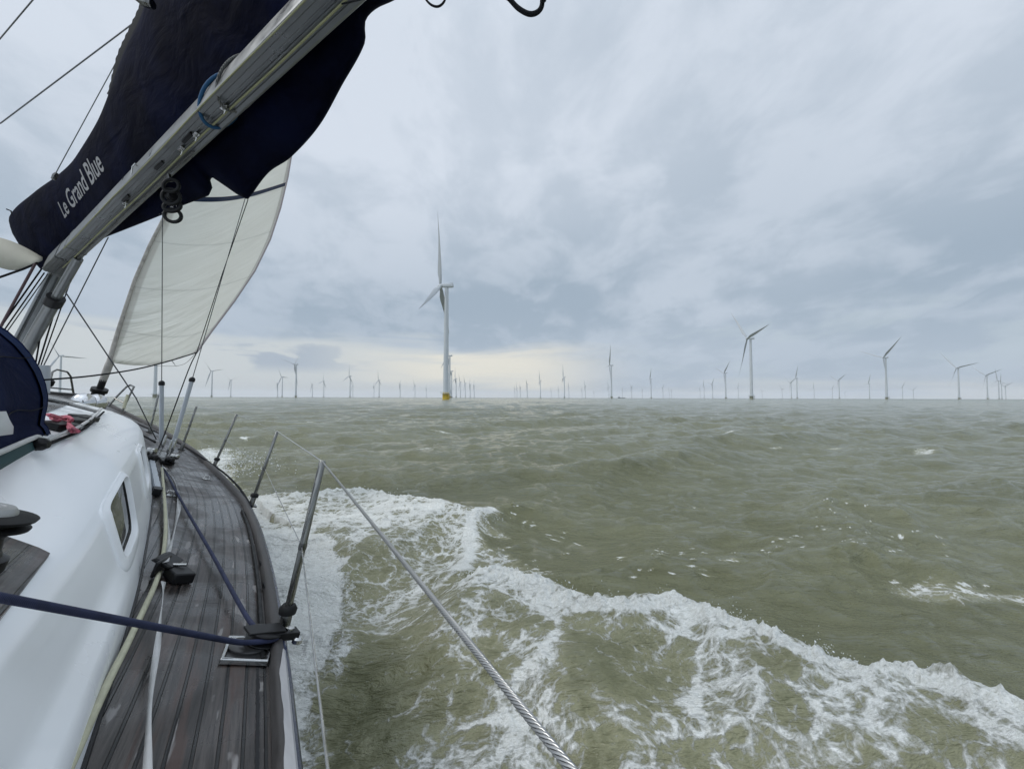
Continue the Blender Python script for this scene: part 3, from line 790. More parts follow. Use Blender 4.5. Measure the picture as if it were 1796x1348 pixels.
RAIL = [(-3, -.08), (-1.5, .13), (0, .31), (.95, .418), (1.38, .468), (1.73, .503), (2.13, .538), (2.6, .568), (3.1, .590), (3.6, .594), (3.9, .588), (4.45, .535), (5.5, .39), (6.4, .235), (7.4, -.06), (8.2, -.37), (9.2, -.86), (10.0, -1.18), (10.35, -1.29)]
def rail(f): return interp(f, RAIL)
CAB = [(-3, -.05), (0, .05), (1.1, .072), (1.9, .078), (2.5, .062), (3.2, .035), (3.9, -.005), (4.8, -.09), (6, -.24), (7.2, -.47), (8.05, -.75)]
def cab(f): return interp(f, CAB)
st = [-2.5+.18*i for i in range(72)]; st = [f for f in st if f < 10.3]+[10.34]
# deck with plank coordinates
def deck():
    me = bpy.data.meshes.new('deck'); vs = []; uv = []; nC = 24
    for f in st:
        hb = rail(f)+1.3
        for k in range(nC+1):
            q = -1+2*k/nC; q = math.copysign(abs(q)**.7, q)
            s = q*hb; vs.append((s, f-BO[1], sheer(f)+.02*(1-q*q)*0-BO[2])); uv.append((f, hb-abs(s)))
    fs = [(i*(nC+1)+k, (i+1)*(nC+1)+k, (i+1)*(nC+1)+k+1, i*(nC+1)+k+1) for i in range(len(st)-1) for k in range(nC)]
    me.from_pydata(vs, [], fs); l = me.uv_layers.new(name='plank')
    for lp in me.loops: l.data[lp.index].uv = uv[lp.vertex_index]
    bm = bmesh.new(); bm.from_mesh(me); bmesh.ops.recalc_face_normals(bm, faces=bm.faces); bm.to_mesh(me); bm.free()
    if me.polygons[0].normal.z < 0: me.flip_normals()
    me.materials.append(M_teak); o = bpy.data.objects.new('deck', me); scene.collection.objects.link(o); o.parent = yacht
deck()
# hull topsides, both sides
hl = MB()
for sd in (1, -1):
    rows = []
    for f in st:
        hb = rail(f)+1.3; z = sheer(f); t = max(0, (f-6)/4.3)
        pr = [(hb-.001, z+.030), (hb+.010, z+.026), (hb+.024, z+.004), (hb+.024, z-.05), (hb+.012, z-.12), (hb*.985, z-.45), (hb*(.93-.2*t), z-.85), (hb*(.75-.3*t), z-1.25), (hb*.35, z-1.6), (0, z-1.75)]
        rows.append([(-1.3+sd*a, f-.16*max(0, t)*(-(c-z))*.6, c) for a, c in pr])
    hl.loft(rows)
part(hl, 'hull', M_hullblue)
rs = MB(); rs.tube([(rail(f)+.025, f, sheer(f)-.006) for f in st], .0035, 8); part(rs, 'rubbing_strake', M_steel)
rs = MB(); rs.tube([(-2.6-rail(f)-.025, f, sheer(f)-.006) for f in st], .0035, 8); part(rs, 'rubbing_strake', M_steel)
# toe rail: low teak bulwark each side
for sd in (1, -1):
    tr = MB(); rows = []
    for f in st:
        r0 = rail(f)+1.3; z = sheer(f)
        rows.append([(-1.3+sd*(r0+a), f, z+b) for a, b in ((-.036, .001), (-.032, .026), (-.026, .034), (-.006, .036), (-.001, .031), (-.002, -.003))])
    tr.loft(rows, True, True); part(tr, 'toe_rail', M_dryteak, ang=60)
# bleached dry run on the top of the near toe rail
bl_ = MB(); rows = []
for i in range(90):
    f = -.6+i*.023
    w = .022+.005*math.sin(i*.13)+.003*math.sin(i*.31+1)+.001*math.sin(i*1.3); w *= smooth(f, 1.52, 1.30)
    rows.append([(rail(f)-.003-w, f, sheer(f)+.0372), (rail(f)-.005, f, sheer(f)+.0380), (rail(f)+.0015, f, sheer(f)+.0325)])
bl_.loft(rows); part(bl_, 'worn_rail_capping', M_bleach)
# freeing slots seen in the toe rail
for f in (2.05, 2.35):
    sl = MB(); sl.box((rail(f)-.035, f, sheer(f)+.014), (.002, 0, 0), (0, .03, 0), (0, 0, .006)); part(sl, 'drain_slot', M_black)
# dark seam of the covering board + genoa track
gt = MB()
def off_rail(f, d): return rail(f)-d
for i in range(1):
    rows = []
    for k in range(60):
        f = 1.45+k*.036; x = off_rail(f, .056)
        rows.append([(x-.0055, f, sheer(f)+.002), (x-.005, f, sheer(f)+.014), (x+.005, f, sheer(f)+.014), (x+.0055, f, sheer(f)+.002)])
    gt.loft(rows, True, True)
part(gt, 'genoa_track', M_rubber)
cs = MB(); rows = []
for k in range(260):
    f = -1.2+k*.0104; x = rail(f)-.066; w = .0028+.0022*random.random(); w2 = .0028+.0030*random.random()
    rows.append([(x-w, f, sheer(f)+.0012), (x+w2, f, sheer(f)+.0012)])
cs.loft(rows); part(cs, 'squeezed_out_caulk', M_black)
# covering board between track and toe rail
# ---- cabin / coaming as one moulded loft
def hfac(f): return .63+.37*smooth(f, 1.55, 2.35)
def cabin_section(f):
    sb = cab(f); z = sheer(f); g = hfac(f); taper = 1-.80*smooth(f, 4.3, 8.05)
    H = g*taper
    hw = sb+1.3
    pr = [(0, 0), (-.006, .010), (-.012, .028), (-.030, .07), (-.085, .17*H/1.0), (-.135, .27*H), (-.165, .325*H), (-.20, .362*H), (-.25, .388*H), (-.32, .408*H), (-.40, .424*H), (-.47, .430*H), (-.62, .437*H), (-.9, .447*H)]
    sc_ = min(1, hw/1.1)
    pts = [(sb+a*sc_, f, z+b) for a, b in pr]
    pts.append((-1.3, f, z+.452*H))
    return pts
WINS = [(1.93, 2.27, .20, .84, .015), (3.08, 3.46, .20, .80, .015)]
def fine_section(f):
    p = cabin_section(f); P_ = [np.array(q) for q in p[3:8]]; mid_ = []
    for i in range(17):
        q = i/16*4; j = min(int(q), 3); mid_.append(tuple(P_[j]+(P_[j+1]-P_[j])*(q-j)))
    return p[:3]+mid_+p[8:]
def cabin():
    c = MB(); fs_ = [-2.0+.3*i for i in range(11)]+[1.2+.055*i for i in range(11)]+[1.8+.0275*i for i in range(66)]+[3.66+.17*i for i in range(26)]
    rows = []
    for f in fs_:
        p = fine_section(f); rows.append(p+[(-2.6-a[0], a[1], a[2]) for a in p[-2::-1]])
    # close the nose
    f = 8.12; rows.append([(-1.3+(a[0]+1.3)*.86, 8.14, sheer(8.14)+.3*(a[2]-sheer(8.0))) for a in rows[-1]])
    rows.append([(-1.3+(a[0]+1.3)*.7, 8.2, sheer(8.2)) for a in rows[-2]])
    c.loft(rows); nn = len(rows[0]); keep = []
    for fc in c.f:
        i, k = divmod(fc[0], nn); drop = False
        if 3 <= k < 19 and i+1 < len(rows):
            f = (rows[i][0][1]+rows[i+1][0][1])/2; t = (k-3+.5)/16
            for f0, f1, t0, t1, sk in WINS:
                yy = (t-(t0+t1)/2)/((t1-t0)/2)
                if abs(yy) < 1.04 and abs(f-(f0+f1)/2-sk*yy) < (f1-f0)/2+.008: drop = True
        if not drop: keep.append(fc)
    c.f = keep
    return part(c, 'coachroof', M_gel, ang=55)
coach = cabin()
# cove line of black sealant where cabin meets teak
sl = MB(); sl.tube([(cab(f)+.004, f, sheer(f)+.001) for f in [-1+.1*i for i in range(90)]], .0045, 6); part(sl, 'deck_sealant', M_black)
# windows
def surf(f, t):
    """point on cabin side: t 0 base..1 shoulder, plus outward normal"""
    p = cabin_section(f); pts = p[3:8]; q = t*(len(pts)-1); i = min(int(q), len(pts)-2); a, b = np.array(pts[i]), np.array(pts[i+1])
    return a+(b-a)*(q-i)
def side_normal(f, t):
    a = surf(f, min(1, t+.05))-surf(f, max(0, t-.05)); b = surf(f+.05, t)-surf(f-.05, t); n = np.cross(b, a); n /= np.linalg.norm(n)
    return n if n[0] > 0 else -n
M_glass = mat('tinted_window_glass', (.02, .022, .022), .06, spec=.8)
def window(f0, f1, t0, t1, skew):
    fr = MB()
    def ring(gf, gt, h, n=40):
        out = []
        for k in range(n):
            a = 2*math.pi*k/n; cx, cy = math.cos(a), math.sin(a)
            e = .32; x = math.copysign(abs(cx)**e, cx); y = math.copysign(abs(cy)**e, cy)
            f = (f0+f1)/2+x*((f1-f0)/2+gf)+skew*y; t = (t0+t1)/2+y*((t1-t0)/2+gt)
            out.append(surf(f, t)+side_normal(f, t)*h)
        return out
    gl_ = MB(); fr.loft([ring(.052, .13, -.001), ring(.046, .115, .006), ring(.032, .085, .0065), ring(.020, .05, .012), ring(.004, .012, .012), ring(0, 0, .006), ring(-.006, -.016, -.009)], True)
    o = part(fr, 'window_frame', M_gel, ang=50)
    r2 = ring(-.005, -.012, -.008); ctr = sum(r2)/len(r2); gl_.add([ctr]+r2, [(0, 1+k, 1+(k+1) % 40) for k in range(40)])
    part(gl_, 'pane', M_glass, o)
    gk = MB(); gk.loft([ring(-.004, -.01, -.005), ring(-.012, -.035, -.005), ring(-.014, -.042, -.0075)], True); part(gk, 'window_gasket', M_rubber, o)
for w_ in WINS: window(*w_)
# teak strips on the coachroof and the winch pad on the coaming
def patch_on_roof(name, pts2, m, h=.010, n=10, parent=None):
    """pts2 = four (s,f) corners laid on the cabin top"""
    def roof(s, f):
        p = cabin_section(f)
        for a, b in zip(p[:-1], p[1:]):
            if b[0] <= s <= a[0]: q = (a[0]-s)/(a[0]-b[0]+1e-9); return a[2]+(b[2]-a[2])*q
        return p[-1][2]
    me = bpy.data.meshes.new(name); vs = []; uv = []
    A, B, C, D = [np.array(p) for p in pts2]
    for i in range(n+1):
        for j in range(n+1):
            q = (A*(1-i/n)+B*i/n)*(1-j/n)+(D*(1-i/n)+C*i/n)*j/n
            z = roof(q[0], q[1])+h; vs.append((q[0]-BO[0], q[1]-BO[1], z-BO[2])); uv.append((q[1], -q[0]*1.02))
    N1 = n+1; fs = [(i*N1+j, (i+1)*N1+j, (i+1)*N1+j+1, i*N1+j+1) for i in range(n) for j in range(n)]
    rim = [i*N1 for i in range(N1)]+[n*N1+j for j in range(1, N1)]+[i*N1+n for i in range(n-1, -1, -1)]+[j for j in range(n-1, 0, -1)]
    b0 = len(vs)
    for k in rim: vs.append((vs[k][0], vs[k][1], vs[k][2]-h-.004))
    for k in range(len(rim)): fs.append((rim[k], b0+k, b0+(k+1) % len(rim), rim[(k+1) % len(rim)]))
    me.from_pydata(vs, [], fs); l = me.uv_layers.new(name='plank')
    for lp in me.loops: l.data[lp.index].uv = uv[lp.vertex_index if lp.vertex_index < b0 else rim[lp.vertex_index-b0]]
    bm = bmesh.new(); bm.from_mesh(me); bmesh.ops.recalc_face_normals(bm, faces=bm.faces); bm.to_mesh(me); bm.free()
    me.materials.append(m); o = bpy.data.objects.new(name, me); scene.collection.objects.link(o); o.parent = parent or yacht
    return o
patch_on_roof('winch_pad', [(-.143, 1.555), (-.40, 1.66), (-.40, 1.0), (-.13, 1.13)], M_teak)
patch_on_roof('roof_planking', [(-.50, 2.5), (-.99, 2.5), (-1.15, 7.3), (-.92, 7.3)], M_teak, .006, 24)

def winch(c, sc_=1.0):
    o_ = np.array(c); w = MB(); ax = (0, 0, 1)
    w.lathe(o_, ax, [(.062, -.02), (.062, .012), (.050, .018), (.044, .03), (.040, .055), (.046, .068)], 32)
    o = part(w, 'winch', M_black, ang=30)
    j = MB(); j.lathe(o_, ax, [(.046, .068), (.070, .074), (.072, .079), (.052, .084), (.050, .088), (.074, .094), (.077, .100), (.056, .106)], 36); part(j, 'self_tailing_jaw', M_rubber, o, ang=30)
    k = MB(); k.lathe(o_, ax, [(.043, .104), (.041, .112), (.035, .119), (.020, .121), (.019, .118), (.011, .118), (.0, .1185)], 32); part(k, 'winch_cap', M_cap, o, ang=30)
    return o
winch(onU(-66, 988, base=-.447))

# ---- stanchions and guard wires
PB = [onU(495, 1112), onU(440, 887), onU(375, 818), onU(318, 788), onU(262, 758)]
PT = [(567, 803), (485, 760), (413, 732), (345, 712), (278, 692)]
tops = []
for i, (b, t) in enumerate(zip(PB, PT)):
    T = onF(*t, b[1]); d = V3(T-b).normalized(); T = V3(b)+d*(.61 if i < 3 else (V3(T)-V3(b)).length); tops.append(np.array(T))
    s_ = MB(); s_.tube([V3(b)+d*.0, V3(b)+d*.16, T-d*.004, T], [.0125, .0125, .0120, .009], 14); o = part(s_, 'stanchion', M_post)
    c = MB(); c.lathe(b, d, [(.019, -.01), (.019, .085), (.016, .09)], 14); c.box(V3(b)+Vector((0, 0, .006)), (.035, 0, 0), (0, .045, 0), (0, 0, .005)); part(c, 'stanchion_socket', M_steeld, o)
    if i < 3:
        k = MB(); k.lathe(V3(b)+d*.07, d, [(.028, 0), (.030, .018), (.022, .03)], 12); part(k, 'rubber_collar', M_rubber, o)
    k = MB(); k.lathe(V3(b)+d*.30, d, [(.0135, -.012), (.0145, 0), (.0135, .012)], 12); part(k, 'wire_ferrule', M_steeld, o)
aft_top = np.array([.16, -.12, -.133])
Q = onY(1000, 1340, .21); dirq = (Q-tops[0]); aft = tops[0]+dirq*1.45
def twisted(a, b, R0, n_str, rs_, lay, name, m):
    a, b = V3(a), V3(b); L = (b-a).length; t = (b-a).normalized(); x = t.orthogonal().normalized(); y = t.cross(x)
    w = MB(); cr_ = MB(); cr_.tube([a, b], R0*.74, 10); part(cr_, 'wire_core_shade', M_black); N_ = int(L/.0045)  # black core colour stands in for shade in the grooves between strands
    for k in range(n_str):
        pts = []
        for i in range(N_+1):
            q = i/N_; an = 2*math.pi*(k/n_str+q*L/lay)
            pts.append(a+t*L*q+(x*math.cos(an)+y*math.sin(an))*(R0-rs_))
        w.tube(pts, rs_, 5, cap=False)
    return part(w, name, m, ang=80)
M_strand = mat('bright_wire_strand', (.42, .42, .41), .3, .85)
twisted(aft, tops[0]-np.array([0, 0, .004]), .0031, 7, .00092, -.030, 'guard_wire', M_strand)
gw = MB(); gw.tube([tops[0]-np.array([0, 0, .004]), tops[1]], .0027, 8); part(gw, 'guard_wire', M_steel)
for i in range(1, 4):
    g2 = MB(); g2.tube([tops[i], tops[i+1]], .0016, 6); part(g2, 'guard_wire', M_steel)
mid = [b+(t-b)*.5 for b, t in zip(PB, tops)]
mid[0] = onF(529, 957, PB[0][1])
low = onY(575, 1348, .50); lowa = mid[0]+(low-mid[0])*1.5
gw = MB(); gw.tube([lowa, mid[0]], .0021, 8); part(gw, 'lower_guard_wire', M_steel)
gw = MB(); gw.tube([mid[0]]+mid[1:4], .0018, 8); part(gw, 'lower_guard_wire', M_steel)

# ---- pulpit at the bow
bowf = lambda u, v, s: onS(u, v, s)
pu = MB()
def bowpt(u, v, f): return onF(u, v, f)
pr_ = [bowpt(190, 712, 9.1), bowpt(206, 694, 9.15), bowpt(222, 678, 9.2), bowpt(229, 675, 9.15), bowpt(235, 678, 9.0), bowpt(228, 692, 8.95), bowpt(214, 722, 8.9)]
pu.tube(pr_, .014, 8); pu.tube([bowpt(201, 698, 9.13), bowpt(217, 706, 8.95)], .011, 8); part(pu, 'pulpit', M_steeld)
pu = MB(); pu.tube([bowpt(88, 668, 9.4), bowpt(92, 652, 9.5), bowpt(100, 648, 9.6), bowpt(118, 652, 9.8), bowpt(124, 660, 9.85), bowpt(131, 702, 9.9)], .014, 8)
pu.tube([bowpt(82, 679, 9.4), bowpt(126, 683, 9.9)], .012, 8); part(pu, 'pulpit', M_steeld)
pu = MB(); pu.lathe(bowpt(88, 672, 9.4), (0, 0, 1), [(.03, -.05), (.045, -.03), (.045, .04), (.02, .06)], 10); part(pu, 'bow_lamp', M_black)
cv = MB(); cv.tube([bowpt(217, 716, 8.9), bowpt(224, 692, 8.93)], .02, 8); part(cv, 'wire_cover', M_cream)
# chrome dorade cowls on the foredeck
for (u, v, f, r) in ((146, 703, 8.6, .14), (169, 702, 8.7, .12)):
    d = MB(); c = onF(u, v+4, f); d.lathe(c, (0, 0, 1), [(r*1.05, -.10), (r*1.05, .0), (r*.98, r*.45), (r*.72, r*.85), (r*.35, r*1.05), (0.001, r*1.1)], 24); part(d, 'deck_vent', mat('polished_chrome', (.62, .62, .62), .07, 1), ang=60)

# ---- headsail, forestay and furler
LU = [(193, 635), (208, 580), (222, 535), (237, 490), (262, 432), (287, 383), (318, 310), (352, 232), (392, 140), (440, 40), (480, -60), (530, -165), (585, -280)]
LE = [(345, 618), (372, 580), (412, 527), (447, 475), (474, 420), (492, 365), (505, 310), (513, 262), (516, 200), (515, 120), (505, 40), (512, -50), (545, -160), (592, -278)]
def luff3(i):
    f = 9.87-.30*i*.45; return onF(*LU[i], f)
def leech3(i): return onF(*LE[i], 6.8+.12*i)
def headsail():
    me = bpy.data.meshes.new('headsail'); nU = 36; vs = []; uv = []
    fine = []
    for i in range(len(LU)-1):
        for k in range(6): fine.append(i+k/6)
    for q in fine:
        a = np.array([interp(q, [(j, luff3(j)[c]) for j in range(len(LU))]) for c in range(3)])
        b = np.array([interp(q, [(j, leech3(j)[c]) for j in range(len(LE))]) for c in range(3)])
        ch = b-a; n = np.cross(ch, np.array([0, 0, 1.])); n /= np.linalg.norm(n); n = n if n[0] > 0 else -n
        ht = a[2]*.5+b[2]*.5
        for k in range(nU+1):
            t = k/nU; p = a+ch*t+n*(.20*math.sin(math.pi*t**.8)*np.linalg.norm(ch)*.45)*smooth(q+.6, 0, 2)
            p = p+np.array([0, 0, -.09*math.sin(math.pi*t)*max(0, 1-q/1.5)])
            vs.append(p-BO); uv.append((t, ht))
    N1 = nU+1; fs = [(i*N1+j, i*N1+j+1, (i+1)*N1+j+1, (i+1)*N1+j) for i in range(len(fine)-1) for j in range(nU)]
    me.from_pydata([tuple(v) for v in vs], [], fs); l = me.uv_layers.new(name='sail')
    for lp in me.loops: l.data[lp.index].uv = uv[lp.vertex_index]
    me.polygons.foreach_set('use_smooth', [True]*len(me.polygons)); me.materials.append(M_sail)
    o = bpy.data.objects.new('headsail', me); scene.collection.objects.link(o); o.parent = yacht
    s = o.modifiers.new('thick', 'SOLIDIFY'); s.thickness = .003
    return o
hs = headsail()
lt = MB(); lt.tube([leech3(i) for i in range(len(LE))], .012, 6); part(lt, 'leech_tape', mat('leech_tape', (.30, .27, .27), .8), hs)
M_sleeve = mat('furled_sail_sleeve', (.40, .38, .35), .75, var=(12, .25))
fs0 = onF(172, 690, 10.05); fs1 = luff3(0); d = V3(fs1-fs0).normalized()
fy = MB(); fy.tube([V3(fs0)+d*.24, V3(fs0)+d*.42, V3(fs1)-d*.02]+[V3(luff3(i)) for i in range(0, 7)], [.05, .055, .056, .05, .036, .030, .028, .027, .026, .025], 14); part(fy, 'furled_luff', M_sleeve)
fd = MB(); fd.lathe(fs0, d, [(.02, -.32), (.02, -.17), (.08, -.17), (.108, -.15), (.108, -.09), (.088, -.08), (.088, .03), (.115, .035), (.115, .095), (.05, .105), (.05, .28), (.045, .29)], 26); part(fd, 'furling_drum', M_black, ang=35)
# ---- mast
mb_ = np.array([-1.3, 5.62, -.5]); 
def mast_at(u_): return np.array([-1.3, 5.62-.28*(u_+.5)*.35, u_])
ms = MB(); rows = []
for u_ in (-.4, 0, .4, .8, 1.5, 3, 6, 10):
    c = mast_at(u_); rows.append([(c[0]+.075*math.cos(a), c[1]+.115*math.sin(a), c[2]) for a in [2*math.pi*k/24 for k in range(24)]])
ms.loft(rows, True, True); mast = part(ms, 'mast', M_alu)
for dx_, dy_ in ((.06, -.10), (.02, -.118), (-.03, -.116)):
    k = MB(); k.tube([mast_at(-.35)+np.array([dx_, dy_, 0]), mast_at(.72)+np.array([dx_, dy_, 0])], .006, 6); part(k, 'halyard', M_wire, mast)

# ---- boom in its own frame
BG = onS(103, 460, -1.25); BE = onY(537, 31, 1.58)
Dm = V3(BE-BG).normalized(); Lb = (V3(BE)-V3(BG)).length
e2 = Vector((0, 0, 1)); e2 = (e2-Dm*e2.dot(Dm)).normalized(); e1 = Dm.cross(e2).normalized()   # e1 across, e2 up
if e1.x < 0: e1 = -e1
BW, BH = .062, .098
def boom_ring(t, sc_=1.0):
    c = V3(BG)+Dm*t
    pr = [(-.8, -1), (-.55, -1.0), (-.5, -.955), (-.18, -.955), (-.16, -1.02), (-.10, -1.02), (-.09, -.90), (.09, -.90), (.10, -1.02), (.16, -1.02), (.18, -.955), (.5, -.955), (.55, -1.0), (.8, -1), (.93, -.95), (.98, -.85), (.96, -.72), (1.0, -.5), (1.0, .2), (.9, .6), (.6, .92), (.2, 1), (-.2, 1), (-.6, .92), (-.9, .6), (-1.0, .2), (-1.0, -.5), (-.96, -.72), (-.98, -.85), (-.93, -.95)]
    return [c+e1*(a*BW*sc_)+e2*(b*BH*sc_) for a, b in pr]
bo = MB(); bo.loft([boom_ring(t) for t in (.0, .4, 1.2, 2.4, 3.6, 5.2)], True, True); boom = part(bo, 'boom', M_alu, ang=30)
gn = MB(); gn.loft([boom_ring(-.10, .86), boom_ring(-.02, 1.08), boom_ring(.03, 1.1), boom_ring(.36, 1.06)], True, True); part(gn, 'gooseneck_end_fitting', M_alud, boom, ang=30)
# lines led along the underside
def under(t, x=0, y=-1.0): return V3(BG)+Dm*t+e1*(x*BW)+e2*(y*BH)
for x, t0, t1, m_, r in ((.30, .2, 5.0, M_oliverope, .0042), (.62, .5, 2.6, M_fleck, .004), (-.9, .6, 5.0, M_oliverope, .003)):
    k = MB(); k.tube([under(t0+(t1-t0)*i/12, x+.04*math.sin(i*1.7), -1.07) for i in range(13)], r, 8); part(k, 'boom_line', m_, boom)
# steel eyes riveted under the boom
for t in (1.72, 2.55, 2.72, 3.02):
    k = MB(); k.box(under(t, .02, -1.03), Dm*.024, e1*.010, e2*.003)
    k.tube([under(t-.016, .02, -1.03), under(t-.014, .1, -1.26), under(t, .15, -1.36), under(t+.014, .1, -1.26), under(t+.016, .02, -1.03)], .0028, 6); part(k, 'steel_eye', M_steel, boom)
for t in (1.78, 2.30, 2.66):
    k = MB(); k.box(under(t, -.2, -1.02), Dm*.05, e1*.008, e2*.006); part(k, 'line_guide', M_black, boom)
k = MB(); k.tube([under(2.07, -1.02, -.35), under(2.11, -1.25, -.55), under(2.10, -1.3, -.75), under(2.05, -1.05, -.95)], .004, 6); part(k, 'steel_eye', M_steel, boom)
def loop(t, r, m, ext, name):
    pts = []
    for k_ in range(30):
        a = 2*math.pi*k_/30
        pts.append(V3(BG)+Dm*(t+.07*math.sin(a))+e1*(BW*ext*math.cos(a))+e2*(BH*ext*math.sin(a)))
    pts.append(pts[0]); q = MB(); q.tube(pts, r, 10); part(q, name, m, boom)
loop(2.93, .0085, M_bluerope, 1.18, 'reefing_strop'); loop(3.10, .0065, M_fleck, 1.16, 'reefing_line')
# ring joint on the boom and its small cleats
q = MB(); q.loft([boom_ring(.62, 1.01), boom_ring(.635, 1.04), boom_ring(.65, 1.01)], True, False); part(q, 'boom_joint', M_alud, boom)

# rigid vang
va = MB(); a, b = V3(onS(40, 640, -1.28)), under(.52, .7, -1.02); a = V3(mast_at(-.12))+Vector((.05, -.12, 0))
mid_ = a.lerp(b, .62); va.tube([a, mid_], .044, 16); va.tube([mid_, b], .030, 16); vang = part(va, 'boom_vang', M_alu)
k = MB(); k.tube([mid_-(b-a).normalized()*.03, mid_+(b-a).normalized()*.05], .058, 16); part(k, 'vang_collar', M_black, vang)

# ---- stack-pack sail cover round the stowed mainsail
ux, uy = .745, -.667; vx, vy = .667, .745
PORT = [(-262, 345), (-258, 322), (-242, 294), (-182, 291), (-132, 296), (-100, 296), (-76, 291), (-17, 273), (18, 257), (49, 240), (100, 213), (162, 187), (190, 172), (300, 120), (420, 60), (560, -10), (680, -70), (800, -110)]
STBD = [(-262, 398), (-200, 415), (-133, 436), (-74, 458), (-30, 474), (0, 483), (44, 500), (58, 494), (65, 480), (70, 481), (74, 496), (82, 530), (90, 551), (100, 549), (150, 540), (196, 546), (270, 538), (347, 512), (427, 483), (452, 456), (480, 452), (514, 462), (560, 470), (680, 474), (800, 440)]
def lin1(x, pts):
    xs = [p[0] for p in pts]; ys = [p[1] for p in pts]; return float(np.interp(x, xs, ys))
pg, pe = -230., 380.
Yg = float(((SV*BG[0]+FV*BG[1]+UV*BG[2])@CD)); Ye = 1.58
def boomdepth(p): return 1/(1/Yg+(p-pg)/(pe-pg)*(1/Ye-1/Yg))
def bagw(p):
    return interp(p, PORT), (interp(p, STBD) if p > 110 else lin1(p, STBD))
def bag_pt(p, q, th, bulge=0.0):
    """q 0 port silhouette..1 starboard silhouette on the near face; th = side (near -1 / far +1)"""
    a, b = bagw(p); Y = boomdepth(p)+.20
    pe_ = a+(b-a)*q; u_, v_ = p*ux+pe_*vx, p*uy+pe_*vy
    T = .24*math.sqrt(max(0, 1-(2*q-1)**2))
    return onY(u_, v_, Y+th*T*(.62 if th < 0 else 1)*Y/(Y))
def bag():
    b = MB(); rows = []; p = -262
    gq = random.Random(3)
    ps = []
    while p < 800:
        ps.append(p); p += 3 if 40 < p < 100 else (5 if p < 200 else 9)
    for p in ps:
        row = []; n = 30
        for k in range(n):
            an = 2*math.pi*k/n; q = .5-.5*math.cos(an); th = -1 if math.sin(an) >= 0 else 1
            pt = bag_pt(p, q, th)
            w_ = .010*math.sin(p*.045+3*q)+.006*math.sin(p*.11-7*q)+.006*math.sin(p*.021+11*q)
            pt = pt*(1+w_*math.sin(an)**2/np.linalg.norm(pt)*1.3)
            row.append(pt)
        rows.append(row)
    # pinch the forward end shut
    c = np.mean(np.array(rows[0]), axis=0); rows.insert(0, [c+(np.array(q)-c)*.35+np.array([0, .04, 0]) for q in rows[0]])
    b.loft(rows, True, True); return part(b, 'sail_cover', M_canvas, ang=80)
cover = bag()
# lashing tag, zip flap along the top edge, seam bands
k = MB(); k.tube([bag_pt(-235, .02, -1), bag_pt(-236, -.02, -1)+np.array([0, 0, .02]), onY(12, 367, boomdepth(-240)+.1)], .006, 6); part(k, 'cover_lashing', M_dyn, cover)
k = MB(); rows = []
for p in range(30, 240, 4):
    a = lin1(p, PORT); Y = boomdepth(p)+.22; w_ = 4+13*smooth(p, 30, 90)*(1-.3*smooth(p, 150, 240))+1.6*math.sin(p*1.1)
    rows.append([onY(p*ux+(a+6)*vx, p*uy+(a+6)*vy, Y-.03), onY(p*ux+(a-w_*.6)*vx, p*uy+(a-w_*.6)*vy, Y+.02), onY(p*ux+(a-w_*.5)*vx, p*uy+(a-w_*.5)*vy, Y+.06), onY(p*ux+(a+3)*vx, p*uy+(a+3)*vy, Y+.06)])
k.loft(rows, True, True); part(k, 'zip_flap', M_dyn, cover)
# lettering
def text_on_cover(txt, p0, ex, ey, name, m, stroke_off=.006):
    cu = bpy.data.curves.new('txt', 'FONT'); cu.body = txt; cu.size = 1; cu.resolution_u = 3; cu.offset = .012
    ob = bpy.data.objects.new('txt', cu); scene.collection.objects.link(ob)
    dg = bpy.context.evaluated_depsgraph_get(); me = bpy.data.meshes.new_from_object(ob.evaluated_get(dg))
    bpy.data.objects.remove(ob)
    bm = bmesh.new(); bm.from_mesh(me); bmesh.ops.triangulate(bm, faces=bm.faces)
    for _ in range(2): bmesh.ops.subdivide_edges(bm, edges=[e for e in bm.edges if e.calc_length() > .12], cuts=1)
    bmesh.ops.triangulate(bm, faces=bm.faces)
    xs = [v.co.x for v in bm.verts]; wid = max(xs)
    for v in bm.verts:
        x, y = v.co.x/wid, v.co.y/.72
        g = .85+.35*x         # letters grow towards the eye
        u_ = p0[0]+ex[0]*x**1.12+ey[0]*y*g; v_ = p0[1]+ex[1]*x**1.12+ey[1]*y*g
        p = u_*ux+v_*uy; pe_ = u_*vx+v_*vy
        a, b = bagw(p); q = min(.985, max(.015, (pe_-a)/(b-a)))
        pt = bag_pt(p, q, -1); w_ = .010*math.sin(p*.045+3*q)+.006*math.sin(p*.11-7*q)+.006*math.sin(p*.021+11*q)
        an = math.acos(1-2*q); pt = pt*(1+w_*math.sin(an)**2/np.linalg.norm(pt)*1.3)
        pt = pt*(1-stroke_off/np.linalg.norm(pt)); v.co = V3(pt-BO)
    me2 = bpy.data.meshes.new(name); bm.to_mesh(me2); bm.free(); me2.materials.append(m)
    o = bpy.data.objects.new(name, me2); scene.collection.objects.link(o); o.parent = cover
    return o
M_letter = mat('white_lettering', (.30, .30, .31), .7)
text_on_cover('Le Grand Blue', (113, 383), (70, -86), (-15, -33), 'boat_name_lettering', M_letter)
text_on_cover('Le Grand Blue', (309, 356), (-92, 62), (7, 17), 'boat_name_lettering', mat('starboard_lettering', (.30, .30, .31), .7), .004)  # starboard name, same grey as the port lettering

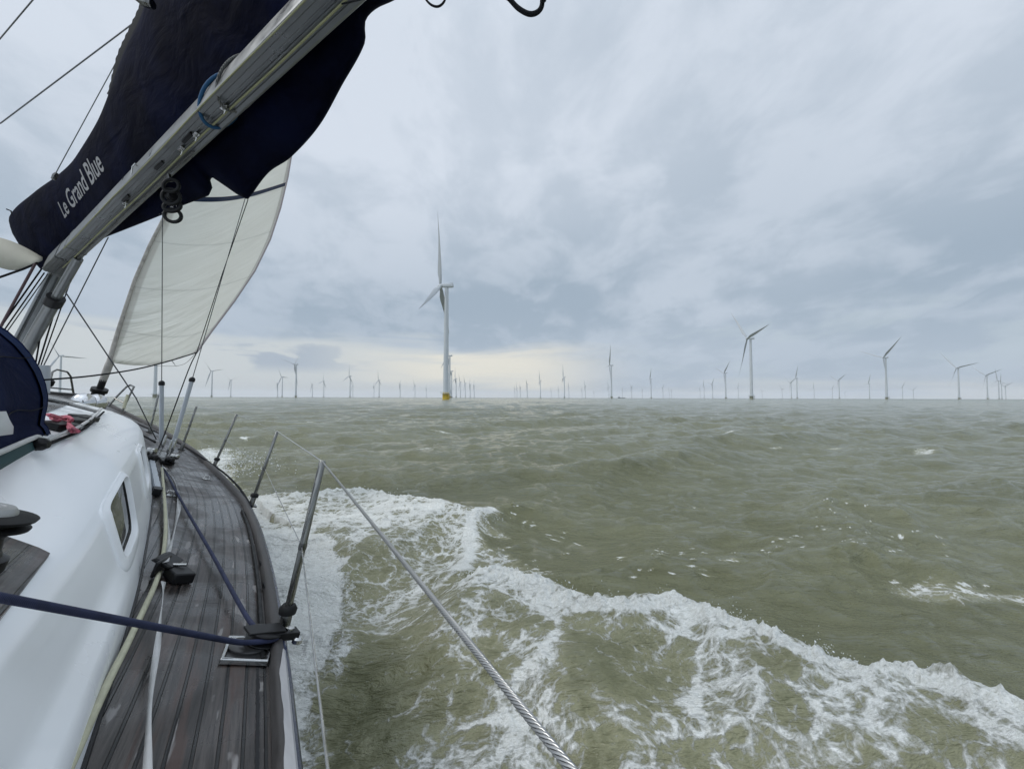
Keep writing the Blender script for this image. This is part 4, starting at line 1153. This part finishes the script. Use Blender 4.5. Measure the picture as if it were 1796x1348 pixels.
# mainsail tack peeping out below the forward end of the cover
k = MB(); rows = []
for i in range(9):
    t = i/8
    a = np.array(onY(75-110*t, 452-38*t-10*math.sin(3*t), Yg+.10)); b = np.array(onY(66-100*t, 461+12*math.sin(math.pi*min(1, t*1.25))+3*t, Yg+.02))
    rows.append([a, (a+b)/2+np.array([.02, -.03, 0]), b])
k.loft(rows); o = part(k, 'mainsail_tack', mat('cream_sailcloth', (.36, .35, .29), .8, var=(5, .12))); m_ = o.modifiers.new('t', 'SOLIDIFY'); m_.thickness = .006
k = MB(); k.tube([onY(66, 461, Yg), onY(40, 472, Yg), onY(0, 486, Yg), onY(-30, 497, Yg)], .009, 8); part(k, 'reefing_pennant', M_dyn)

# mainsheet blocks hanging under the boom: chain of oval links
for i, (u_, v_, rw, rh, ti) in enumerate([(300, 326, 14, 11, 0), (300, 345, 16, 13, .2), (302, 362, 15, 9, -.1), (303, 378, 15, 11, .25)]):
    pY = boomdepth(45)-.02+.01*i; k = MB(); pts = []
    for j in range(25):
        a = 2*math.pi*j/24; x, y = rw*math.cos(a)**1*1.0, rh*math.sin(a)
        pts.append(onY(u_+x*math.cos(ti)-y*math.sin(ti), v_+x*math.sin(ti)+y*math.cos(ti), pY+.012*math.cos(a*1)))
    k.tube(pts, .0095, 8); part(k, 'block_link', M_rubber)
k = MB(); k.lathe(onY(301, 345, boomdepth(45)), (.3, -.7, .2), [(.022, -.02), (.028, -.012), (.02, 0), (.028, .012), (.022, .02)], 20); part(k, 'block_sheave', M_black)
k = MB(); k.tube([onY(296, 306, boomdepth(45)), onY(299, 318, boomdepth(45))], .010, 8); part(k, 'block_shackle', M_steeld)

# ---- standing rigging and running lines (all real wires between fittings)
def line(name, pts, r, m, n=6, parent=None):
    pts = [np.array(p, float) for p in pts]
    if len(pts) > 3:
        n_ = len(pts); pts = [np.array([interp(i/6, [(j, pts[j][c]) for j in range(n_)]) for c in range(3)]) for i in range((n_-1)*6+1)]
    k = MB(); k.tube(pts, r, n); return part(k, name, m, parent)
c1 = onU(283, 783); c2 = onU(300, 795, f=None) if False else onU(299, 795)
s1b = onF(285, 385, 6.0); s1 = c1; s1m = s1+(s1b-s1)*1.6
shr1 = line('shroud', [s1, s1m], .0042, M_wire, 8)
s2b = onF(430, 348, 5.9); s2m = c2+(s2b-c2)*1.5
shr2 = line('shroud', [c2, s2m], .0042, M_wire, 8)
def along_(a, b, t): return a+(b-a)*t
def tposy(a, b, v):     # parameter where the line passes picture row v
    best = 0; bd = 1e9
    for i in range(400):
        t = i/400; p = along_(a, b, t); w = p[0]*SV+p[1]*FV+p[2]*UV; vv = 674-700*(w@CU)/(w@CD)
        if abs(vv-v) < bd: bd = abs(vv-v); best = t
    return best
for a, b, v0, v1, par in ((s1, s1b, 775, 674, shr1), (c2, s2b, 780, 668, shr2)):
    t0, t1 = tposy(a, b, v0), tposy(a, b, v1)
    k = MB(); k.tube([along_(a, b, t0), along_(a, b, t1)], [.022, .022], 14); part(k, 'shroud_roller', M_white, par)
    k = MB(); k.lathe(along_(a, b, t1), V3(b-a), [(.030, -.01), (.031, .02), (.024, .035), (.010, .045)], 12); part(k, 'roller_cap', M_black, par)
# turnbuckles, chainplates and lead blocks at the deck
for u_, v_ in ((283, 790), (300, 797), (292, 800)):
    p = onU(u_, v_); k = MB(); k.box(p+np.array([0, 0, .03]), (.008, 0, 0), (0, .03, 0), (0, 0, .035)); k.lathe(p, (-.1, -.05, 1), [(.014, .04), (.014, .16), (.008, .18)], 10); part(k, 'chainplate', M_steel)
for u_, v_, r in ((266, 792, .045), (268, 803, .035), (298, 806, .03), (307, 800, .028)):
    p = onU(u_, v_, .05); k = MB(); k.lathe(p-np.array([0, .02, 0]), (.9, -.4, .1), [(r*.6, -.035), (r, -.03), (r, -.012), (r*.7, 0), (r, .012), (r, .03), (r*.6, .035)], 20); part(k, 'lead_block', M_steel if r > .04 or u_ == 307 else M_black, ang=30)
k = MB(); k.box(onU(292, 808, .02), (.05, .01, 0), (-.02, .12, 0), (0, 0, .014)); part(k, 'track_base', M_black, bevel=.004)
clew = leech3(0)
line('headsail_sheet', [clew, onF(300, 632, 6.1), onF(240, 647, 5.4), onF(160, 659, 4.8), onF(78, 666, 4.2)], .007, M_dyn, 8)
line('headsail_sheet', [clew, onF(330, 650, 6.5), onU(283, 775, .12), onU(268, 795, .06)], .006, M_dyn, 8)
line('foot_line', [luff3(0), onF(270, 641, 9), onF(318, 640, 8), clew], .003, M_wire)
line('runner', [onF(435, 350, 5.6), onF(390, 480, 6.0), clew], .005, M_dyn)
for (a, b, fa, fb, r) in (((0, 217), (246, 32), 4.6, 3.6, .0042), ((-20, 92), (62, -5), 5.5, 4.6, .0045), ((96, 307), (247, 30), 4.0, 3.6, .0028)):
    line('lazy_jack', [onF(*a, fa), onF(*b, fb)], r, M_web2)
k = MB(); k.lathe(onF(97, 308, 4.0), (0, 0, 1), [(.012, -.03), (.016, 0), (.01, .02)], 8); part(k, 'small_shackle', M_steeld)
k = MB(); pts_ = [onY(235, -10, 1.9), onY(252, 4, 1.9), onY(268, 8, 1.9)]; k.tube(pts_, .02, 8); part(k, 'lazy_jack_ring', M_steeld)
M_black2 = M_dyn
for a, b, r, m in (((119, 470), (67, 640), .006, M_dyn), ((134, 463), (72, 640), .0045, M_dyn), ((190, 416), (77, 640), .0045, M_wire), ((80, 535), (62, 640), .006, M_dyn),
                   ((104, 496), (240, 700), .006, M_wire), ((62, 462), (0, 575), .010, mat('brown_line', (.08, .05, .055), .8)), ((74, 470), (2, 572), .006, M_dyn), ((78, 478), (8, 578), .005, M_dyn), ((84, 480), (12, 582), .004, M_wire)):
    line('control_line', [onF(*a, 5.2), onF(*b, 5.25)], r, m)
line('baby_stay', [onF(238, 697, 6.4), onU(274, 770)], .006, M_wire)
k = MB(); k.tube([onF(68, 641, 5.25), onF(70, 690, 5.25)], [.07, .06], 12); part(k, 'mast_winch', M_white)
line('jackline', [onU(180, 716, .03), onU(210, 730, .03), onU(262, 752, .03), onU(310, 775, .03), onU(378, 818, .03), onU(415, 850, .03), onU(441, 888, .03)], .009, M_dyn, 8)
line('deck_rail', [onU(200, 738, .04), onU(230, 752, .04), onU(272, 775, .04)], .012, M_dyn, 8)
# ropes and webbing on the side deck
line('cream_halyard', [onU(112, 1365, .03), onU(190, 1195, .03), onU(230, 1115, .02), onU(276, 1014, .012), onU(288, 960, .02), onU(290, 900, .03), onU(284, 820, .04)], .0085, M_cream, 10)
def webbing(pts, w, name='webbing_strap'):
    k = MB(); rows = []; pts = [np.array(p) for p in pts]
    for i, (p, tw) in enumerate(pts_tw(pts)):
        a = tw; rows.append([p+np.array([math.cos(a)*w, 0, math.sin(a)*w]), p-np.array([math.cos(a)*w, 0, math.sin(a)*w])])
    k.loft(rows); o = part(k, name, M_web); m = o.modifiers.new('t', 'SOLIDIFY'); m.thickness = .0018; return o
def pts_tw(pts):
    out = []; n = len(pts)
    for i in range(n-1):
        for k in range(8):
            t = k/8; q = i+t
            p = np.array([interp(q, [(j, pts[j][c]) for j in range(n)]) for c in range(3)])
            out.append((p, 1.35*math.sin(q*1.5+.3)))
    return out
webbing([onU(258, 1365, .02), onU(262, 1230, .03), onU(278, 1120, .035), onU(286, 1050, .05), onU(287, 1015, .07)], .0075)
webbing([onU(290, 985, .06), onU(306, 925, .02), onU(314, 880, .015), onU(306, 845, .02), onU(285, 815, .05)], .011)
webbing([onU(296, 965, .03), onU(292, 905, .02), onU(286, 850, .03), onU(285, 812, .06)], .009)
# jammer block on deck holding the strap
bp = onU(300, 1012, .0); blk = MB(); blk.box(bp+np.array([.02, -.03, .022]), (.035, .012, 0), (-.018, .05, 0), (0, 0, .02)); blk.box(bp+np.array([-.03, .05, .05]), (.03, -.02, -.01), (.02, .055, .0), (.01, -.005, .006)); blk.box(bp+np.array([-.045, .02, .035]), (.006, -.004, 0), (.02, .055, 0), (0, 0, .03)); jm = part(blk, 'rope_jammer', M_black, bevel=.006)
k = MB(); k.lathe(bp+np.array([-.012, .01, .045]), (1, -.4, .2), [(.006, -.05), (.006, .05)], 10); part(k, 'jammer_pin', M_steel, jm)
# navy sheet round the turning block
tb = onU(462, 1112, .04)
ra_ = onY(-60, 1036, .62)
rope_near = [ra_+(tb+np.array([-.07, -.05, 0])-ra_)*t_ for t_ in (0, .25, .5, .75, .93)]+[tb+np.array([-.05, -.05, .0]), tb+np.array([.03, -.035, 0]), tb+np.array([.035, .02, 0])]
line('mooring_sheet', rope_near, .0078, M_navyrope, 12)
line('mooring_sheet', [tb+np.array([-.02, .03, .005]), onU(425, 1068, .035), onU(370, 968, .03), onU(318, 878, .03), onU(286, 818, .03)], .0075, M_navyrope, 12)
k = MB(); k.lathe(tb+np.array([0, 0, -.025]), (0.1, 0, 1), [(.05, 0), (.052, .006), (.034, .012), (.034, .026), (.052, .032), (.05, .038), (.02, .042)], 28)
k.box(tb+np.array([.06, 0, .0]), (.045, .004, 0), (-.003, .024, 0), (0, 0, .012)); k.box(tb+np.array([.0, 0, .016]), (.055, .01, 0), (-.006, .030, 0), (0, 0, .004)); tbk = part(k, 'turning_block', M_black, bevel=.002, ang=30)
k = MB(); k.lathe(tb+np.array([.075, .0, .012]), (0, 0, 1), [(.014, 0), (.014, .008), (.006, .012)], 14); k.lathe(tb+np.array([.105, -.02, -.02]), (0, 0, 1), [(.016, 0), (.016, .012), (.010, .018)], 14); part(k, 'block_shackle', M_steel, tbk)
# recessed deck vent with its white frame
hp_ = [onU(398, 1122, .004), onU(383, 1164, .004), onU(468, 1167, .004), onU(478, 1122, .004)]
c_ = sum(hp_)/4
k = MB(); ins_ = [c_+(p-c_)*.80 for p in hp_]
up_ = np.array([0, 0, .012])
k.loft([[p for p in hp_], [p+up_ for p in hp_], [c_+(p-c_)*.97+up_*1.3 for p in hp_], [c_+(p-c_)*.86+up_*1.2 for p in hp_], [c_+(p-c_)*.80+up_*.3 for p in hp_]], True); hf = part(k, 'deck_vent_frame', M_steel, bevel=.002)
k = MB(); k.add([p+up_*.35 for p in [c_+(p-c_)*.82 for p in hp_]], [(0, 1, 2, 3)]); k.lathe(c_+np.array([.0, .02, .001]), (0, 0, 1), [(.055, .0), (.055, .010), (.052, .012), (.02, .013)], 30); part(k, 'vent_lid', mat('smoked_vent', (.03, .03, .03), .3), hf)
# folding pad eye further forward
for u_, v_ in ((362, 840), (297, 868)):
    p = onU(u_, v_, .003); k = MB(); k.box(p, (.03, .01, 0), (-.01, .035, 0), (0, 0, .003)); k.tube([p+np.array([-.02, 0, 0]), p+np.array([-.015, .01, .03]), p+np.array([.015, .01, .03]), p+np.array([.02, 0, 0])], .005, 8); part(k, 'pad_eye', M_steel)
# rope clutch strip along the cabin foot
k = MB(); a, b = onU(266, 805, .03), onU(277, 858, .03); rows = []
for i in range(14):
    p = a+(b-a)*i/13; w = .016+.003*(i % 2); rows.append([p+np.array([-w, 0, -.025]), p+np.array([-w, 0, .008]), p+np.array([w, 0, .008]), p+np.array([w, 0, -.025])])
k.loft(rows, True, True); ft = part(k, 'fairlead_strip', M_white)
k = MB(); k.box(b+np.array([0, -.03, -.005]), (.024, 0, 0), (0, .05, 0), (0, 0, .022)); part(k, 'strip_end_stop', M_black, ft)
line('cabin_foot_line', [onU(240, 768, .02), onU(262, 800, .02), onU(270, 835, .02), onU(272, 862, .02)], .009, M_dyn)
# coachroof: handrail, red rope bundle, roof channels
def roofpt(u, v, h=0):
    r = comp(ray(u, v)); lo, hi = .5, 12.; 
    for i in range(400):
        k = .8+i*.03; p = r*k; sec = cabin_section(min(8, p[1])); z = None
        for a, b in zip(sec[:-1], sec[1:]):
            if b[0] <= p[0] <= a[0]: z = a[2]+(b[2]-a[2])*(a[0]-p[0])/(a[0]-b[0]+1e-9); break
        if z is None and p[0] < sec[-1][0]: z = sec[-1][2]
        if z is not None and p[2] <= z+h: return p
    return r*4
line('roof_handrail', [roofpt(83, 772, .03), roofpt(110, 760, .03), roofpt(140, 747, .03), roofpt(165, 730, .03), roofpt(178, 716, .03)], .007, M_web, 8)
line('roof_edge_trim', [roofpt(60, 789, .012), roofpt(100, 772, .012), roofpt(150, 750, .012), roofpt(182, 722, .012)], .006, M_dyn, 8)
rp = [(84, 727), (92, 728), (104, 731), (118, 730), (124, 734), (118, 738), (122, 745), (130, 752), (136, 755), (126, 756), (120, 748), (112, 738), (100, 736), (90, 733)]
line('red_rope_coil', [roofpt(u, v, .03+.015*math.sin(i*2.2)) for i, (u, v) in enumerate(rp)], .0075, M_redrope, 8)
line('red_rope_coil', [roofpt(u+3, v+2, .05+.015*math.cos(i*1.7)) for i, (u, v) in enumerate(rp[:9])], .006, M_redrope, 8)
for u_, v_ in ((106, 746), (131, 738), (147, 733)):
    p = roofpt(u_, v_, .02); k = MB(); k.box(p, (.035, -.01, 0), (.02, .10, 0), (0, 0, .015)); part(k, 'roof_fairlead', M_black, bevel=.004)
line('roof_rope', [roofpt(80, 700, .03), roofpt(120, 708, .03), roofpt(172, 722, .03)], .012, M_steeld)

# moulded joints on the coachroof
M_joint = mat('gelcoat_joint', (.34, .355, .37), .6)
k = MB(); k.tube([np.array(cabin_section(f)[11])+np.array([0, 0, .0005]) for f in [.6+.1*i for i in range(66)]], .0022, 6); part(k, 'roof_joint', M_joint)

# ---- sprayhood
SHP = [(88, 772), (84, 762), (79, 750), (72, 742), (74, 730), (78, 712), (79, 694), (75, 674), (66, 650), (52, 626), (34, 604), (10, 583), (-30, 558), (-90, 530), (-200, 500)]
def hood():
    b = MB(); fr = [onF(u, v, 2.45) for u, v in SHP]; rows = []
    for j in range(13):
        t = j/12
        row = []
        for i, p in enumerate(fr):
            q = i/(len(fr)-1)
            f_ = 2.45-.85*t; sec = cabin_section(f_); base = np.array([-.378+.045*t, f_, -.312+.014*t])
            d_ = p-fr[0]; r_ = base+np.array([d_[0]*(1-.1*t)-.03*t*q, -.10*q*t, d_[2]*(1-.30*t)])
            pp = fr[0]*(1-min(1, t*3))+base*min(1, t*3) if i == 0 else r_
            if j == 0: pp = p
            pp = pp+np.array([.010*math.sin(9*t+3*q)*math.sin(math.pi*t), 0, .006*math.sin(14*t+5*q)*math.sin(math.pi*t)])
            row.append(pp)
        rows.append(row)
    b.loft(rows); o = part(b, 'sprayhood', M_hood, ang=80); s = o.modifiers.new('t', 'SOLIDIFY'); s.thickness = .008
    return o, rows
hood_o, HR = hood()
k = MB(); k.tube([p for p in HR[0]], .009, 8); part(k, 'hood_piping', M_hood, hood_o)
k = MB(); rows = []
for i in range(len(HR[0])):
    row = []
    for j in (0, .55, 1.1):
        a, b = np.array(HR[int(j)][i]), np.array(HR[int(j)+1][i]); p = a+(b-a)*(j-int(j)); n_ = np.array([.9, -.35, .25]); row.append(p+n_*.008)
    rows.append(row)
k.loft(rows); part(k, 'hood_edge_band', canvas('faded_hood_canvas', (.012, .022, .060), (.018, .032, .085)), hood_o)
for fr_ in (.36, .70):
    k = MB(); k.tube([np.array(HR[j][int(fr_*14)])+np.array([.006, -.003, .002]) for j in range(13)], .0018, 6); part(k, 'hood_seam', M_dyn, hood_o)
k = MB(); wpt = [onY(-30, 722, .97), onY(11, 721, 1.10), onY(17, 736, 1.13), onY(24, 748, 1.155), onY(23, 761, 1.14), onY(0, 764, 1.07), onY(-30, 768, .96)]
k.add(wpt+[p*1.01 for p in wpt], [tuple(range(7)), tuple(range(13, 6, -1))]+[(i, (i+1) % 7, 7+(i+1) % 7, 7+i) for i in range(7)]); part(k, 'hood_window', mat('clear_vinyl_window', (.50, .53, .55), .25), hood_o)
line('hood_grab_rail', [onY(-30, 803, .97), onY(0, 793, 1.05), onY(30, 780, 1.17), onY(58, 768, 1.33), onY(68, 766, 1.40), onY(76, 774, 1.44)], .0075, M_web, 10)
k = MB(); k.loft([[onY(-40, 796, .99), onY(-40, 838, .96), onY(-40, 830, .94)], [onY(0, 796, 1.07), onY(0, 824, 1.05), onY(0, 815, 1.03)], [onY(30, 784, 1.19), onY(30, 806, 1.17), onY(30, 800, 1.15)], [onY(58, 774, 1.35), onY(62, 788, 1.35), onY(56, 786, 1.33)]], True, True); part(k, 'stowed_line_bag', M_green)
k = MB(); k.lathe(onY(62, 778, 1.36), (1, -.3, .2), [(.015, -.035), (.022, -.015), (.022, .02), (.012, .035)], 12); part(k, 'hood_fitting', M_black)

# ---- rope tails hanging from the boom end above the eye
u1_, u2_, u3_, u4_ = [np.array(under(q, .3, -1.0)) for q in (3.85, 3.95, 4.35, 4.45)]
line('hanging_rope_tail', [u1_, (u1_+onY(735, -25, 1.1))/2, onY(735, -25, 1.1), onY(745, -4, 1.1), onY(755, 8, 1.1), onY(767, 12, 1.1), onY(777, 6, 1.1), onY(783, -8, 1.1), onY(785, -25, 1.1), (u2_+onY(785, -25, 1.1))/2, u2_], .003, M_dyn, 8)
line('hanging_rope_tail', [u3_, (u3_+onY(870, -25, .75))/2, onY(870, -25, .75), onY(893, -2, .75), onY(908, 14, .75), onY(925, 24, .75), onY(938, 24, .75), onY(948, 16, .75), onY(951, 2, .75), onY(946, -20, .75), (u4_+onY(946, -20, .75))/2, u4_], .0045, M_dyn, 10)

# ------------------------------------------------------------------ sea haze
hz = MB(); hz.box((0, 2500, 84), (9000, 0, 0), (0, 10500, 0), (0, 0, 86)); 
hzm = bpy.data.materials.new('sea_haze'); hzm.use_nodes = True; t = hzm.node_tree; t.nodes.clear()
vo = t.nodes.new('ShaderNodeVolumePrincipled'); vo.inputs['Color'].default_value = (.9, .94, 1, 1); vo.inputs['Density'].default_value = .00006; vo.inputs['Anisotropy'].default_value = 0
ou = t.nodes.new('ShaderNodeOutputMaterial'); t.links.new(vo.outputs[0], ou.inputs['Volume'])
hzo = hz.build('haze', hzm, smooth=False); tag(hzo, 'thin pale sea haze over the whole wind farm', 'haze', kind='stuff')
